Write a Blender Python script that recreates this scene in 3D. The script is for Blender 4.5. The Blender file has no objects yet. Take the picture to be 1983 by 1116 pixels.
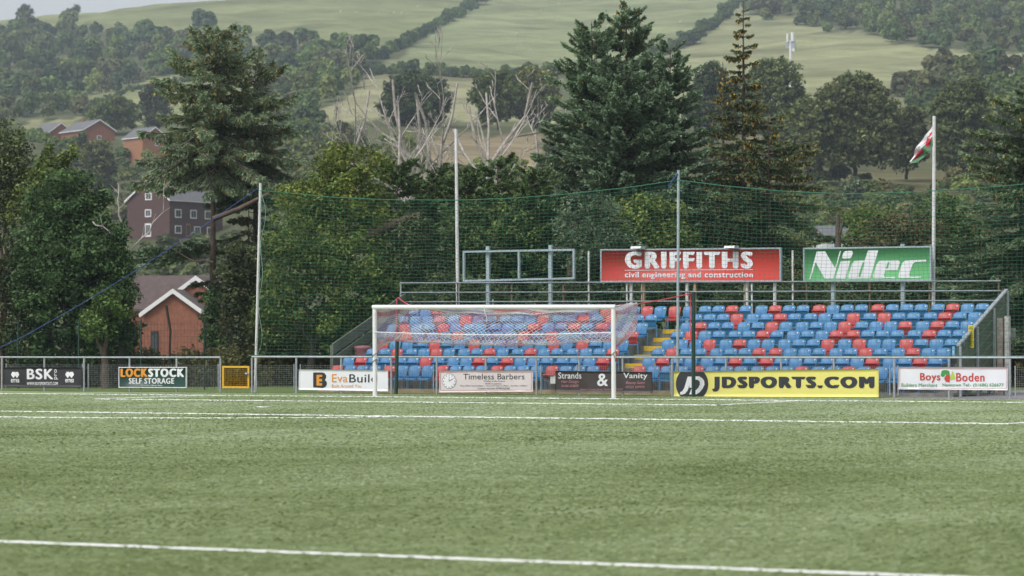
import bpy, math, random
import numpy as np
from mathutils import Matrix, Vector

# ------------------------------------------------------------------ camera, light, exposure
scene = bpy.context.scene
COL = scene.collection
RNG = np.random.default_rng(7)
random.seed(7)

FPX = 5437.5                      # focal length in pixels of the 1983 px wide photograph
CAM = np.array([36.976, -66.549, 1.616])
TH, PITCH, ROLL = -0.49926, 0.01791, -0.0028
_F = np.array([math.sin(TH)*math.cos(PITCH), math.cos(TH)*math.cos(PITCH), math.sin(PITCH)])
_R = np.array([math.cos(TH), -math.sin(TH), 0.0])
_U = np.cross(_R, _F)
RT = _R*math.cos(ROLL) + _U*math.sin(ROLL)
UP = _U*math.cos(ROLL) - _R*math.sin(ROLL)
FW = _F
cam_data = bpy.data.cameras.new('camera')
cam = bpy.data.objects.new('camera', cam_data)
COL.objects.link(cam)
cam.matrix_world = Matrix(((RT[0], UP[0], -FW[0], CAM[0]), (RT[1], UP[1], -FW[1], CAM[1]),
                           (RT[2], UP[2], -FW[2], CAM[2]), (0, 0, 0, 1)))
cam_data.sensor_width = 36.0
cam_data.lens = FPX*36.0/1983.0
cam_data.clip_start = 0.5
cam_data.clip_end = 6000
cam_data.dof.use_dof = True
cam_data.dof.focus_distance = 70.0
cam_data.dof.aperture_fstop = 2.7
scene.camera = cam

SUN_EL, SUN_AZ = math.radians(52), math.radians(-150)
world = bpy.data.worlds.new('World')
scene.world = world
world.use_nodes = True
wn = world.node_tree
bg = wn.nodes['Background']
sky = wn.nodes.new('ShaderNodeTexSky')
sky.sky_type = 'NISHITA'
sky.sun_disc = False
sky.sun_elevation = SUN_EL
sky.sun_rotation = math.radians(210)
sky.air_density = 1.0
sky.dust_density = 3.0
hs = wn.nodes.new('ShaderNodeHueSaturation')      # overcast: the blue is mostly taken out
hs.inputs['Saturation'].default_value = 0.22
wn.links.new(sky.outputs['Color'], hs.inputs['Color'])
wn.links.new(hs.outputs['Color'], bg.inputs['Color'])
bg.inputs['Strength'].default_value = 0.15
sun_d = bpy.data.lights.new('sun', 'SUN')
sun_d.energy = 1.2
sun_d.angle = math.radians(14)
sun_d.color = (1.0, 0.96, 0.9)
sun = bpy.data.objects.new('sun', sun_d)
COL.objects.link(sun)
# light comes from behind and to the left of the camera, high up
sd = -(RT*(-0.35) - np.array([FW[0], FW[1], 0])*0.62)
sd = np.array([sd[0], sd[1], -1.0])
sun.rotation_euler = Vector(sd).to_track_quat('-Z', 'Y').to_euler()

scene.view_settings.view_transform = 'Standard'
scene.view_settings.look = 'None'
scene.view_settings.exposure = 0.45
scene.view_settings.gamma = 1.0
scene.render.engine = 'CYCLES'
scene.cycles.use_denoising = True
scene.cycles.max_bounces = 5
scene.cycles.diffuse_bounces = 3
scene.cycles.glossy_bounces = 2
scene.cycles.transmission_bounces = 3
scene.cycles.volume_bounces = 0
scene.cycles.caustics_reflective = False
scene.cycles.caustics_refractive = False

# ------------------------------------------------------------------ photo pixel -> place in the world
def ray(px, py):
    return FW + RT*(px-991.5)/FPX - UP*(py-558.0)/FPX
def at_y(px, py, Y):
    d = ray(px, py); return CAM + d*((Y-CAM[1])/d[1])
def at_z(px, py, z=0.0):
    d = ray(px, py); return CAM + d*((z-CAM[2])/d[2])
def at_d(px, py, D):
    return CAM + ray(px, py)*D
FH = np.array([math.sin(TH), math.cos(TH), 0.0])

# ------------------------------------------------------------------ object helpers
def tag(o, label=None, cat=None, group=None, kind=None):
    if label: o['label'] = label
    if cat: o['category'] = cat
    if group: o['group'] = group
    if kind: o['kind'] = kind
    return o
def empty(name, loc, label, cat, group=None, rz=0.0):
    o = bpy.data.objects.new(name, None)
    o.empty_display_size = 0.2
    COL.objects.link(o)
    o.location = tuple(float(v) for v in loc)
    o.rotation_euler = (0, 0, rz)
    o.matrix_basis                                   # touch
    return tag(o, label, cat, group)

def mesh_np(name, V, F, mat=None, tint=None, smooth=False, n=4):
    """V (N,3); F (M,n) ints -> mesh"""
    V = np.ascontiguousarray(V, dtype=np.float32); F = np.ascontiguousarray(F, dtype=np.int32)
    me = bpy.data.meshes.new(name)
    me.vertices.add(len(V)); me.vertices.foreach_set('co', V.ravel())
    k = F.shape[1]
    me.loops.add(F.size); me.loops.foreach_set('vertex_index', F.ravel())
    me.polygons.add(len(F))
    me.polygons.foreach_set('loop_start', np.arange(0, F.size, k, dtype=np.int32))
    me.polygons.foreach_set('loop_total', np.full(len(F), k, dtype=np.int32))
    if smooth: me.polygons.foreach_set('use_smooth', np.ones(len(F), dtype=bool))
    if tint is not None:
        a = me.color_attributes.new('tint', 'FLOAT_COLOR', 'POINT')
        c = np.ones((len(V), 4), dtype=np.float32); c[:, :3] = tint
        a.data.foreach_set('color', c.ravel())
    me.update(calc_edges=True)
    if mat: me.materials.append(mat)
    return me
def link(name, me, parent=None, loc=None):
    """parented meshes: vertices are given in the parent's own frame"""
    o = bpy.data.objects.new(name, me)
    COL.objects.link(o)
    if parent: o.parent = parent
    if loc is not None: o.location = tuple(float(v) for v in loc)
    return o

class MB:
    """collects boxes, tubes and polygons into one mesh (general polygons)"""
    def __init__(s): s.v = []; s.f = []; s.sm = []
    def add(s, V, F, smooth=False):
        o = len(s.v); s.v += [tuple(float(c) for c in p) for p in V]
        s.f += [tuple(i+o for i in f) for f in F]; s.sm += [smooth]*len(F); return s
    def box(s, a, b):
        x0, y0, z0 = a; x1, y1, z1 = b
        V = [(x0,y0,z0),(x1,y0,z0),(x1,y1,z0),(x0,y1,z0),(x0,y0,z1),(x1,y0,z1),(x1,y1,z1),(x0,y1,z1)]
        return s.add(V, [(0,3,2,1),(4,5,6,7),(0,1,5,4),(1,2,6,5),(2,3,7,6),(3,0,4,7)])
    def tube(s, pts, r, n=8, cap=True):
        pts = [np.array(p, float) for p in pts]
        rs = r if hasattr(r, '__len__') else [r]*len(pts)
        V = []; F = []
        ref = np.array([0.31, 0.52, 0.79])
        for i, p in enumerate(pts):
            t = pts[min(i+1, len(pts)-1)] - pts[max(i-1, 0)]
            t = t/(np.linalg.norm(t)+1e-9)
            a = np.cross(t, ref); a /= np.linalg.norm(a)+1e-9
            b = np.cross(t, a)
            for k in range(n):
                w = 2*math.pi*k/n
                V.append(p + rs[i]*(a*math.cos(w)+b*math.sin(w)))
        for i in range(len(pts)-1):
            for k in range(n):
                k2 = (k+1) % n
                F.append((i*n+k, i*n+k2, (i+1)*n+k2, (i+1)*n+k))
        s.add(V, F, n > 4)
        if cap:
            s.add(V[:n], [tuple(range(n-1, -1, -1))]); s.add(V[-n:], [tuple(range(n))])
        return s
    def poly_extrude(s, pts, d):
        """pts: planar 3-D outline, d: extrusion vector"""
        n = len(pts); P = [np.array(p, float) for p in pts]; d = np.array(d, float)
        V = P + [p+d for p in P]
        F = [tuple(range(n-1, -1, -1)), tuple(range(n, 2*n))]
        F += [(i, (i+1) % n, n+(i+1) % n, n+i) for i in range(n)]
        return s.add(V, F)
    def mesh(s, name, mat, off=(0, 0, 0)):
        me = bpy.data.meshes.new(name)
        me.from_pydata([(v[0]-off[0], v[1]-off[1], v[2]-off[2]) for v in s.v], [], s.f)
        me.polygons.foreach_set('use_smooth', s.sm)
        me.update()
        if mat: me.materials.append(mat)
        return me
    def build(s, name, mat, parent=None):
        off = tuple(parent.location) if parent and parent.rotation_euler.z == 0 else (0, 0, 0)
        return link(name, s.mesh(name, mat, off), parent)

def text_verts(body, bold=0.0, shear=0.0, space=1.0):
    c = bpy.data.curves.new('txt', 'FONT')
    c.body = body; c.offset = bold; c.shear = shear; c.resolution_u = 3; c.space_character = space
    o = bpy.data.objects.new('txt', c)
    COL.objects.link(o)
    bpy.context.view_layer.update()
    dg = bpy.context.evaluated_depsgraph_get()
    me = bpy.data.meshes.new_from_object(o.evaluated_get(dg))
    V = np.array([v.co[:] for v in me.vertices]); F = [tuple(p.vertices) for p in me.polygons]
    bpy.data.objects.remove(o); bpy.data.curves.remove(c); bpy.data.meshes.remove(me)
    return V[:, :2], F

# ------------------------------------------------------------------ materials
def new_mat(name):
    m = bpy.data.materials.new(name); m.use_nodes = True
    nt = m.node_tree; b = nt.nodes['Principled BSDF']
    return m, nt, b
def mat(name, col, rough=0.6, var=0.0, scale=3.0, metal=0.0, spec=0.5, bump=0.0, dirt=None, coord='Object'):
    m, nt, b = new_mat(name)
    b.inputs['Roughness'].default_value = rough
    b.inputs['Metallic'].default_value = metal
    b.inputs['Specular IOR Level'].default_value = spec
    b.inputs['Base Color'].default_value = (*col, 1)
    if var or bump:
        tc = nt.nodes.new('ShaderNodeTexCoord')
        no = nt.nodes.new('ShaderNodeTexNoise'); no.inputs['Scale'].default_value = scale
        no.inputs['Detail'].default_value = 5; no.inputs['Roughness'].default_value = 0.65
        nt.links.new(tc.outputs[coord], no.inputs['Vector'])
        if var:
            rp = nt.nodes.new('ShaderNodeValToRGB')
            rp.color_ramp.elements[0].position = 0.3; rp.color_ramp.elements[1].position = 0.72
            d = dirt or tuple(c*(1-var) for c in col)
            rp.color_ramp.elements[0].color = (*d, 1)
            rp.color_ramp.elements[1].color = (*tuple(min(1, c*(1+var*0.5)) for c in col), 1)
            nt.links.new(no.outputs['Fac'], rp.inputs['Fac'])
            nt.links.new(rp.outputs['Color'], b.inputs['Base Color'])
        if bump:
            bp = nt.nodes.new('ShaderNodeBump'); bp.inputs['Strength'].default_value = bump
            bp.inputs['Distance'].default_value = 0.02
            nt.links.new(no.outputs['Fac'], bp.inputs['Height'])
            nt.links.new(bp.outputs['Normal'], b.inputs['Normal'])
    return m
def tint_mat(name, amount=0.45, rough=0.65, trans=0.25, noise=0.0, nscale=1.0):
    """base colour comes from the mesh's own 'tint' attribute, varied leaf by leaf"""
    m, nt, b = new_mat(name)
    at = nt.nodes.new('ShaderNodeVertexColor'); at.layer_name = 'tint'
    geo = nt.nodes.new('ShaderNodeNewGeometry')
    mr = nt.nodes.new('ShaderNodeMapRange')
    mr.inputs['To Min'].default_value = 1-amount; mr.inputs['To Max'].default_value = 1+amount
    nt.links.new(geo.outputs['Random Per Island'], mr.inputs['Value'])
    mx = nt.nodes.new('ShaderNodeVectorMath'); mx.operation = 'SCALE'
    nt.links.new(at.outputs['Color'], mx.inputs[0]); nt.links.new(mr.outputs['Result'], mx.inputs['Scale'])
    b.inputs['Roughness'].default_value = rough
    b.inputs['Specular IOR Level'].default_value = 0.25
    nt.links.new(mx.outputs['Vector'], b.inputs['Base Color'])
    if trans:
        tr = nt.nodes.new('ShaderNodeBsdfTranslucent')
        ms = nt.nodes.new('ShaderNodeMixShader'); ms.inputs['Fac'].default_value = trans
        nt.links.new(mx.outputs['Vector'], tr.inputs['Color'])
        nt.links.new(b.outputs['BSDF'], ms.inputs[1]); nt.links.new(tr.outputs['BSDF'], ms.inputs[2])
        nt.links.new(ms.outputs['Shader'], nt.nodes['Material Output'].inputs['Surface'])
    return m

M = {}
M['leaf'] = tint_mat('foliage')
M['needle'] = tint_mat('needles', 0.4, 0.6, 0.12)
M['bark'] = mat('bark', (0.12, 0.085, 0.065), 0.9, 0.5, 6, bump=0.6)
M['darkbark'] = mat('dark_bark', (0.05, 0.042, 0.035), 0.9, 0.4, 6, bump=0.6)
M['birch'] = mat('dead_wood', (0.50, 0.46, 0.42), 0.85, 0.45, 5)
M['galv'] = mat('galvanised', (0.42, 0.45, 0.48), 0.45, 0.25, 9, metal=0.35)
M['rail'] = mat('dull_rail', (0.24, 0.27, 0.30), 0.5, 0.25, 7, metal=0.2)
M['bluegrey'] = mat('blue_grey_paint', (0.36, 0.44, 0.48), 0.5, 0.2, 5)
M['white'] = mat('white_paint', (0.8, 0.8, 0.81), 0.35, 0.08, 4)
M['pole_white'] = mat('weathered_white', (0.68, 0.68, 0.68), 0.5, 0.2, 5)
M['darkgreen'] = mat('dark_green_paint', (0.012, 0.05, 0.035), 0.4, 0.3, 4)
M['seat_blue'] = mat('seat_blue', (0.050, 0.205, 0.43), 0.4, 0.16, 2.2, coord='Generated')
M['seat_red'] = mat('seat_red', (0.50, 0.055, 0.06), 0.4, 0.2, 2.2, coord='Generated')
M['seat_leg_blue'] = mat('seat_leg_blue', (0.10, 0.27, 0.48), 0.5, 0.3, 6)
M['rusty'] = mat('rusty_steel', (0.20, 0.12, 0.08), 0.8, 0.5, 9)
M['concrete'] = mat('concrete', (0.27, 0.26, 0.24), 0.9, 0.5, 2.5, bump=0.3)
M['yellow'] = mat('yellow_paint', (0.72, 0.47, 0.03), 0.6, 0.25, 5)
M['gate_yellow'] = mat('gate_yellow', (0.74, 0.42, 0.03), 0.45, 0.15, 5)
M['asphalt'] = mat('asphalt', (0.28, 0.275, 0.28), 0.9, 0.3, 8)
M['timber'] = mat('timber', (0.40, 0.31, 0.20), 0.85, 0.4, 4)
M['greyboard'] = mat('weathered_board', (0.135, 0.15, 0.12), 0.8, 0.35, 2)
M['greenboard'] = mat('green_board', (0.085, 0.115, 0.070), 0.7, 0.35, 3)
M['netgreen'] = mat('net_cord', (0.03, 0.165, 0.09), 0.7)
M['ropeblue'] = mat('blue_rope', (0.05, 0.09, 0.32), 0.7)
M['ropered'] = mat('red_rope', (0.62, 0.07, 0.09), 0.7)
M['ropewhite'] = mat('white_rope', (0.78, 0.76, 0.76), 0.8)
M['ropeblack'] = mat('black_cord', (0.02, 0.03, 0.025), 0.8)
M['brick'] = mat('brick', (0.30, 0.12, 0.075), 0.9, 0.3, 3)
M['brickor'] = mat('orange_brick', (0.36, 0.17, 0.09), 0.9, 0.25, 3)
M['brownwall'] = mat('brown_wall', (0.100, 0.052, 0.047), 0.9, 0.25, 2)
M['slate'] = mat('slate_roof', (0.15, 0.15, 0.16), 0.8, 0.25, 2)
M['brownroof'] = mat('brown_roof', (0.115, 0.085, 0.08), 0.85, 0.3, 2.5)
M['trim'] = mat('white_trim', (0.78, 0.78, 0.78), 0.5)
M['glass'] = mat('window_glass', (0.05, 0.06, 0.07), 0.15, spec=0.8)
M['pink'] = mat('faded_pink_plastic', (0.36, 0.14, 0.17), 0.6, 0.2, 4)
M['black'] = mat('black_print', (0.018, 0.02, 0.022), 0.5)
M['alum'] = mat('lamp_housing', (0.55, 0.57, 0.58), 0.4, metal=0.4)

def flat(name, col, rough=0.5, var=0.12, scale=1.5):
    return mat(name, col, rough, var, scale)

# ------------------------------------------------------------------ terrain
COLS = [-700, 0, 200, 330, 440, 700, 1100, 1700, 2700]
DG = [250, 350, 430, 480, 600, 690, 800, 950, 1150, 1350, 1500, 1700]
YT = np.array([
    [640, 600, 520, 490, 380, 290, 240, 205, 140, 95, 60, 64],
    [640, 600, 520, 486, 361, 274, 238, 205, 140, 90, 40, 50],
    [640, 590, 500, 466, 345, 268, 235, 200, 130, 72, 16, 30],
    [632, 575, 492, 462, 338, 258, 230, 190, 115, 55, 0, 18],
    [628, 565, 496, 468, 325, 250, 225, 183, 108, 50, -2, 5],
    [560, 400, 300, 270, 232, 215, 170, 135, 80, 30, -5, -60],
    [550, 400, 305, 275, 235, 215, 175, 140, 80, 30, -5, -60],
    [540, 400, 345, 320, 240, 180, 140, 95, 40, -10, -50, -100],
    [540, 400, 345, 320, 240, 180, 140, 95, 40, -10, -50, -100]], float)
DGRID = np.array([0, 120, 170] + DG + [2600.0])
ZT = []
for i in range(len(COLS)):
    z = [0, 0, 0.0] + [1.616 + (655-YT[i, j])*DG[j]/FPX for j in range(len(DG))]
    ZT.append(z + [z[-1]*0.9])
ZT = np.array(ZT)
DF = np.linspace(0, 2600, 521)
ZF = np.array([np.interp(DF, DGRID, z) for z in ZT])
ker = np.ones(9)/9
ZS = np.array([np.convolve(np.pad(z, 4, mode='edge'), ker, 'valid') for z in ZF])
PXF = np.linspace(-700, 2700, 171)
ZP = np.array([np.interp(PXF, COLS, ZS[:, k]) for k in range(len(DF))]).T
ker2 = np.ones(7)/7
ZP = np.array([np.convolve(np.pad(ZP[:, k], 3, mode='edge'), ker2, 'valid') for k in range(len(DF))]).T

def lump(x, y):
    return (np.sin(x*0.031+1.3)*np.cos(y*0.027+0.4) + 0.6*np.sin(x*0.071+y*0.05) + 0.35*np.sin(x*0.17-y*0.13+2))
def terrain_z(px, D):
    """height at bearing px (photo column) and depth D"""
    px = np.asarray(px, float); D = np.asarray(D, float)
    a = np.clip((px+700)/3400*170, 0, 169.999); b = np.clip(D/5.0, 0, 519.999)
    i = a.astype(int); j = b.astype(int); fa = a-i; fb = b-j
    z = (ZP[i, j]*(1-fa)*(1-fb) + ZP[i+1, j]*fa*(1-fb) + ZP[i, j+1]*(1-fa)*fb + ZP[i+1, j+1]*fa*fb)
    x = (px-991.5)/FPX*D
    return z + np.clip((D-200)/900, 0, 1)*1.3*lump(x, D) - 0.03
def ground_pt(px, D):
    p = CAM + FH*D + _R*((px-991.5)/FPX*D)
    p[2] = float(terrain_z(px, D)); return p
def img_y(px, D, z):
    """photo row of a point (small roll ignored)"""
    return 655.2 - (z-CAM[2])/D*FPX*1.0
_DS = np.linspace(120, 1700, 1581)
def hit(px, py):
    """first terrain point seen at this photo pixel, or None for sky"""
    y = img_y(px, _DS, terrain_z(np.full_like(_DS, px), _DS)) - (px-991.5)*0.0028*0
    k = np.nonzero(y <= py)[0]
    if len(k) == 0: return None
    return ground_pt(px, _DS[k[0]]), _DS[k[0]]

def in_poly(x, y, P):
    x = np.asarray(x); y = np.asarray(y); r = np.zeros(x.shape, bool)
    n = len(P)
    for i in range(n):
        x1, y1 = P[i]; x2, y2 = P[(i+1) % n]
        c = ((y1 > y) != (y2 > y)) & (x < (x2-x1)*(y-y1)/((y2-y1) or 1e-9)+x1)
        r ^= c
    return r

# fields with their own sward colour (regions drawn on the hill)
FIELDS = [
    ([(-800, 90), (140, 48), (330, 75), (560, 85), (760, 100), (950, -10), (950, -300), (-800, -300)], (0.200, 0.215, 0.105)),
    ([(735, 130), (950, -10), (1445, -10), (1270, 112), (1060, 135)], (0.215, 0.235, 0.125)),
    ([(600, 235), (735, 135), (1080, 150), (1080, 235)], (0.255, 0.245, 0.145)),
    ([(1250, 130), (1430, 0), (1450, 20), (1850, 100), (2100, 110), (2100, 210), (1250, 240)], (0.235, 0.240, 0.135)),
    ([(150, 230), (170, 180), (330, 148), (620, 140), (620, 160), (330, 235)], (0.225, 0.235, 0.115)),
    ([(40, 262), (60, 228), (150, 228), (150, 262)], (0.25, 0.24, 0.13)),
    ([(815, 325), (830, 280), (870, 258), (920, 255), (970, 262), (1040, 262), (1060, 300), (1030, 335), (900, 330)], (0.23, 0.185, 0.12)),
    ([(1450, 238), (1560, 228), (1585, 285), (1450, 295)], (0.165, 0.14, 0.085)),
    ([(1640, 400), (1640, 335), (1900, 325), (1990, 345), (1990, 400)], (0.125, 0.115, 0.058)),
]
def build_terrain():
    D = np.concatenate([np.linspace(84, 240, 40), np.geomspace(244, 1900, 190)])
    P = np.linspace(-700, 2700, 260)
    PP, DD = np.meshgrid(P, D)
    Z = terrain_z(PP, DD)
    L = (PP-991.5)/FPX*DD
    V = np.stack([CAM[0]+FH[0]*DD+_R[0]*L, CAM[1]+FH[1]*DD+_R[1]*L, Z], -1).reshape(-1, 3)
    Y = img_y(PP, DD, Z).ravel(); X = PP.ravel(); Dv = DD.ravel()
    X = X + 7*np.sin(Y*0.13+X*0.02); Y2 = Y + 5*np.sin(X*0.045)+3*np.sin(X*0.11+1)
    T = np.tile(np.array([0.095, 0.105, 0.05]), (len(V), 1))
    for poly, c in FIELDS:
        k = in_poly(X, Y2, poly) & (Dv > 280)
        T[k] = np.array(c)*[1.0, 1.02, 0.96]
    n, m = len(D), len(P)
    i, j = np.meshgrid(np.arange(n-1), np.arange(m-1), indexing='ij')
    a = (i*m+j).ravel()
    F = np.stack([a, a+1, a+m+1, a+m], 1)
    mt, nt, b = new_mat('hill_grass')
    at = nt.nodes.new('ShaderNodeVertexColor'); at.layer_name = 'tint'
    tc = nt.nodes.new('ShaderNodeTexCoord')
    mp = nt.nodes.new('ShaderNodeMapping'); mp.inputs['Rotation'].default_value = (0, 0, -TH)
    mp.inputs['Scale'].default_value = (1, 2.4, 2.4)
    nt.links.new(tc.outputs['Object'], mp.inputs['Vector'])
    cur = at.outputs['Color']
    for sc, lo, hi in ((0.012, 0.66, 1.32), (0.09, 0.8, 1.2), (0.8, 0.8, 1.2)):
        no = nt.nodes.new('ShaderNodeTexNoise'); no.inputs['Scale'].default_value = sc; no.inputs['Detail'].default_value = 4
        nt.links.new(mp.outputs['Vector'], no.inputs['Vector'])
        mr = nt.nodes.new('ShaderNodeMapRange'); mr.inputs['From Min'].default_value = 0.3; mr.inputs['From Max'].default_value = 0.7
        mr.inputs['To Min'].default_value = lo; mr.inputs['To Max'].default_value = hi
        nt.links.new(no.outputs['Fac'], mr.inputs['Value'])
        mx = nt.nodes.new('ShaderNodeVectorMath'); mx.operation = 'SCALE'
        nt.links.new(cur, mx.inputs[0]); nt.links.new(mr.outputs['Result'], mx.inputs['Scale'])
        cur = mx.outputs['Vector']
    nt.links.new(cur, b.inputs['Base Color'])
    b.inputs['Roughness'].default_value = 0.95; b.inputs['Specular IOR Level'].default_value = 0.1
    o = link('hills', mesh_np('hills', V, F, mt, T, True))
    tag(o, 'grassy hillside of pale fields rising behind the trees', kind='structure')
build_terrain()

g = MB(); S = 900
g.add([(CAM[0]-S, CAM[1]-S, -0.08), (CAM[0]+S, CAM[1]-S, -0.08), (CAM[0]+S, CAM[1]+S, -0.08), (CAM[0]-S, CAM[1]+S, -0.08)], [(0, 1, 2, 3)])
tag(g.build('ground', mat('rough_ground', (0.06, 0.065, 0.03), 0.95, 0.4, 0.5)), 'rough green ground around the pitch', kind='structure')

# ------------------------------------------------------------------ pitch
FY = 4.25           # the spectator rail stands along this line
def turf_mat():
    m, nt, b = new_mat('artificial_turf')
    tc = nt.nodes.new('ShaderNodeTexCoord')
    def noise(scale, det=3, rough=0.6, vec=None):
        no = nt.nodes.new('ShaderNodeTexNoise'); no.inputs['Scale'].default_value = scale
        no.inputs['Detail'].default_value = det; no.inputs['Roughness'].default_value = rough
        nt.links.new(vec or tc.outputs['Object'], no.inputs['Vector']); return no.outputs['Fac']
    def rng(v, a, b_, lo, hi):
        r = nt.nodes.new('ShaderNodeMapRange'); r.inputs['From Min'].default_value = a; r.inputs['From Max'].default_value = b_
        r.inputs['To Min'].default_value = lo; r.inputs['To Max'].default_value = hi
        nt.links.new(v, r.inputs['Value']); return r.outputs['Result']
    def mul(a, b_, op='MULTIPLY'):
        n = nt.nodes.new('ShaderNodeMath'); n.operation = op
        nt.links.new(a, n.inputs[0])
        if isinstance(b_, float): n.inputs[1].default_value = b_
        else: nt.links.new(b_, n.inputs[1])
        return n.outputs[0]
    mpn = nt.nodes.new('ShaderNodeMapping'); mpn.vector_type = 'POINT'      # the pile was brushed lengthways
    mpn.inputs['Rotation'].default_value = (0, 0, TH); mpn.inputs['Scale'].default_value = (1, 0.11, 1)
    nt.links.new(tc.outputs['Object'], mpn.inputs['Vector'])
    fine = mul(rng(noise(26, 3, 0.7, mpn.outputs['Vector']), 0.3, 0.7, -0.75, 0.75), rng(noise(9, 3, 0.7, mpn.outputs['Vector']), 0.3, 0.7, -0.35, 0.35), 'ADD')
    mid = rng(noise(2.6, 6, 0.8), 0.35, 0.65, -0.45, 0.45)
    big = rng(noise(0.55, 4, 0.6), 0.3, 0.7, -0.4, 0.4)
    huge = rng(noise(0.09, 3, 0.5), 0.3, 0.7, -0.35, 0.35)
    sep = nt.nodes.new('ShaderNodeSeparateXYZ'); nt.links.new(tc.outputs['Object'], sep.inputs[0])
    far_sheen = rng(sep.outputs['Y'], -36.0, -12.0, -0.35, 0.45)      # grazing sheen of the far turf painted into the colour, paler towards the goal
    s = mul(mul(mul(mul(fine, mid, 'ADD'), big, 'ADD'), huge, 'ADD'), far_sheen, 'ADD')
    s = rng(s, -1.05, 1.05, 0.0, 1.0)
    rp = nt.nodes.new('ShaderNodeValToRGB')
    e = rp.color_ramp.elements
    e[0].position = 0.1; e[0].color = (0.110, 0.140, 0.050, 1)
    e[1].position = 0.9; e[1].color = (0.320, 0.375, 0.235, 1)
    x = e.new(0.5); x.color = (0.205, 0.250, 0.118, 1)
    nt.links.new(s, rp.inputs['Fac'])
    nt.links.new(rp.outputs['Color'], b.inputs['Base Color'])
    b.inputs['Roughness'].default_value = 0.85
    b.inputs['Specular IOR Level'].default_value = 0.05
    bp = nt.nodes.new('ShaderNodeBump'); bp.inputs['Strength'].default_value = 0.5; bp.inputs['Distance'].default_value = 0.03
    nt.links.new(noise(14, 3, 0.7), bp.inputs['Height'])
    nt.links.new(bp.outputs['Normal'], b.inputs['Normal'])
    return m
t = MB(); t.add([(-75, -110, 0), (75, -110, 0), (75, 3.3, 0), (-75, 3.3, 0)], [(0, 1, 2, 3)])
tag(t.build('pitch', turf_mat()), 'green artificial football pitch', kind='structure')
t = MB(); t.add([(-75, 3.3, -0.004), (9.8, 3.3, -0.004), (9.8, 24, -0.004), (-75, 24, -0.004)], [(0, 1, 2, 3)])
tag(t.build('grass_verge', mat('verge_grass', (0.13, 0.19, 0.05), 0.95, 0.45, 6, bump=0.5)), 'bright grass verge under the spectator rail', kind='structure')
t = MB(); t.add([(9.8, 3.3, -0.004), (40, 3.3, -0.004), (40, 24, -0.004), (9.8, 24, -0.004)], [(0, 1, 2, 3)])
tag(t.build('path', M['asphalt']), 'grey asphalt path beside the stand', kind='structure')

# the pile of the turf: single tufts, seen nearly edge on
def fbm(x, y, f0, octs, seed):
    g = np.random.default_rng(seed); v = np.zeros_like(x); a = 1.0; f = f0
    for o_ in range(octs):
        n = 4
        for k in range(n):
            w = g.uniform(0, 6.28); ph = g.uniform(0, 6.28)
            v += a/n*np.sin((x*math.cos(w)+y*math.sin(w))*f*g.uniform(0.7, 1.4)*6.28+ph+1.5*np.sin((x*math.sin(w)-y*math.cos(w))*f*3.1+ph))
        a *= 0.62; f *= 2.1
    return v
def turf_pile():
    n = 260000
    z = np.sqrt(RNG.uniform(17.5**2, 84.0**2, n)); l = RNG.uniform(-1, 1, n)*(0.19*z+0.6)
    keep = RNG.uniform(0, 1, n) < np.where(z < 42, 1.0, 0.6)
    z = z[keep]; l = l[keep]
    P = CAM+FH*z[:, None]+_R*l[:, None]; P[:, 2] = 0
    P = P[P[:, 1] < 3.2]; n = len(P); z = (P-CAM)@FH
    yaw = RNG.uniform(-0.9, 0.9, n)+TH
    w = RNG.uniform(0.012, 0.030, n)*np.where(z < 42, 1.0, 1.3); h = RNG.uniform(0.004, 0.011, n)*np.where(z < 42, 1.0, 1.4)
    U_ = np.stack([np.cos(yaw), -np.sin(yaw), 0*yaw], 1)*w[:, None]
    lean = np.stack([RNG.normal(0, 0.35, n), 0.9+RNG.normal(0, 0.4, n), np.ones(n)], 1)*h[:, None]
    V = np.stack([P-U_, P+U_, P+U_*0.55+lean, P-U_*0.6+lean], 1).reshape(-1, 3)
    t_ = 0.5+0.30*fbm(P[:, 0], P[:, 1], 0.10, 5, 3)+0.15*RNG.normal(size=n)+np.clip((P[:, 1]+30)/22, -0.6, 1)*0.18  # last term paints the same far sheen: tufts paler towards the goal
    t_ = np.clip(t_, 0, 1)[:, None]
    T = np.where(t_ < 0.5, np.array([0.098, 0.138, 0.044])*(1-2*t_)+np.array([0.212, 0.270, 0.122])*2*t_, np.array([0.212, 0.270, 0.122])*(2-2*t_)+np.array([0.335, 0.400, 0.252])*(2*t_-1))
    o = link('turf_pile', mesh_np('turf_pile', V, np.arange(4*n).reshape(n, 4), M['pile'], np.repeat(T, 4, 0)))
    tag(o, 'short green plastic pile covering the pitch', 'grass', kind='stuff')
M['pile'] = tint_mat('turf_fibre', 0.16, 0.8, 0.2)
turf_pile()

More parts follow.
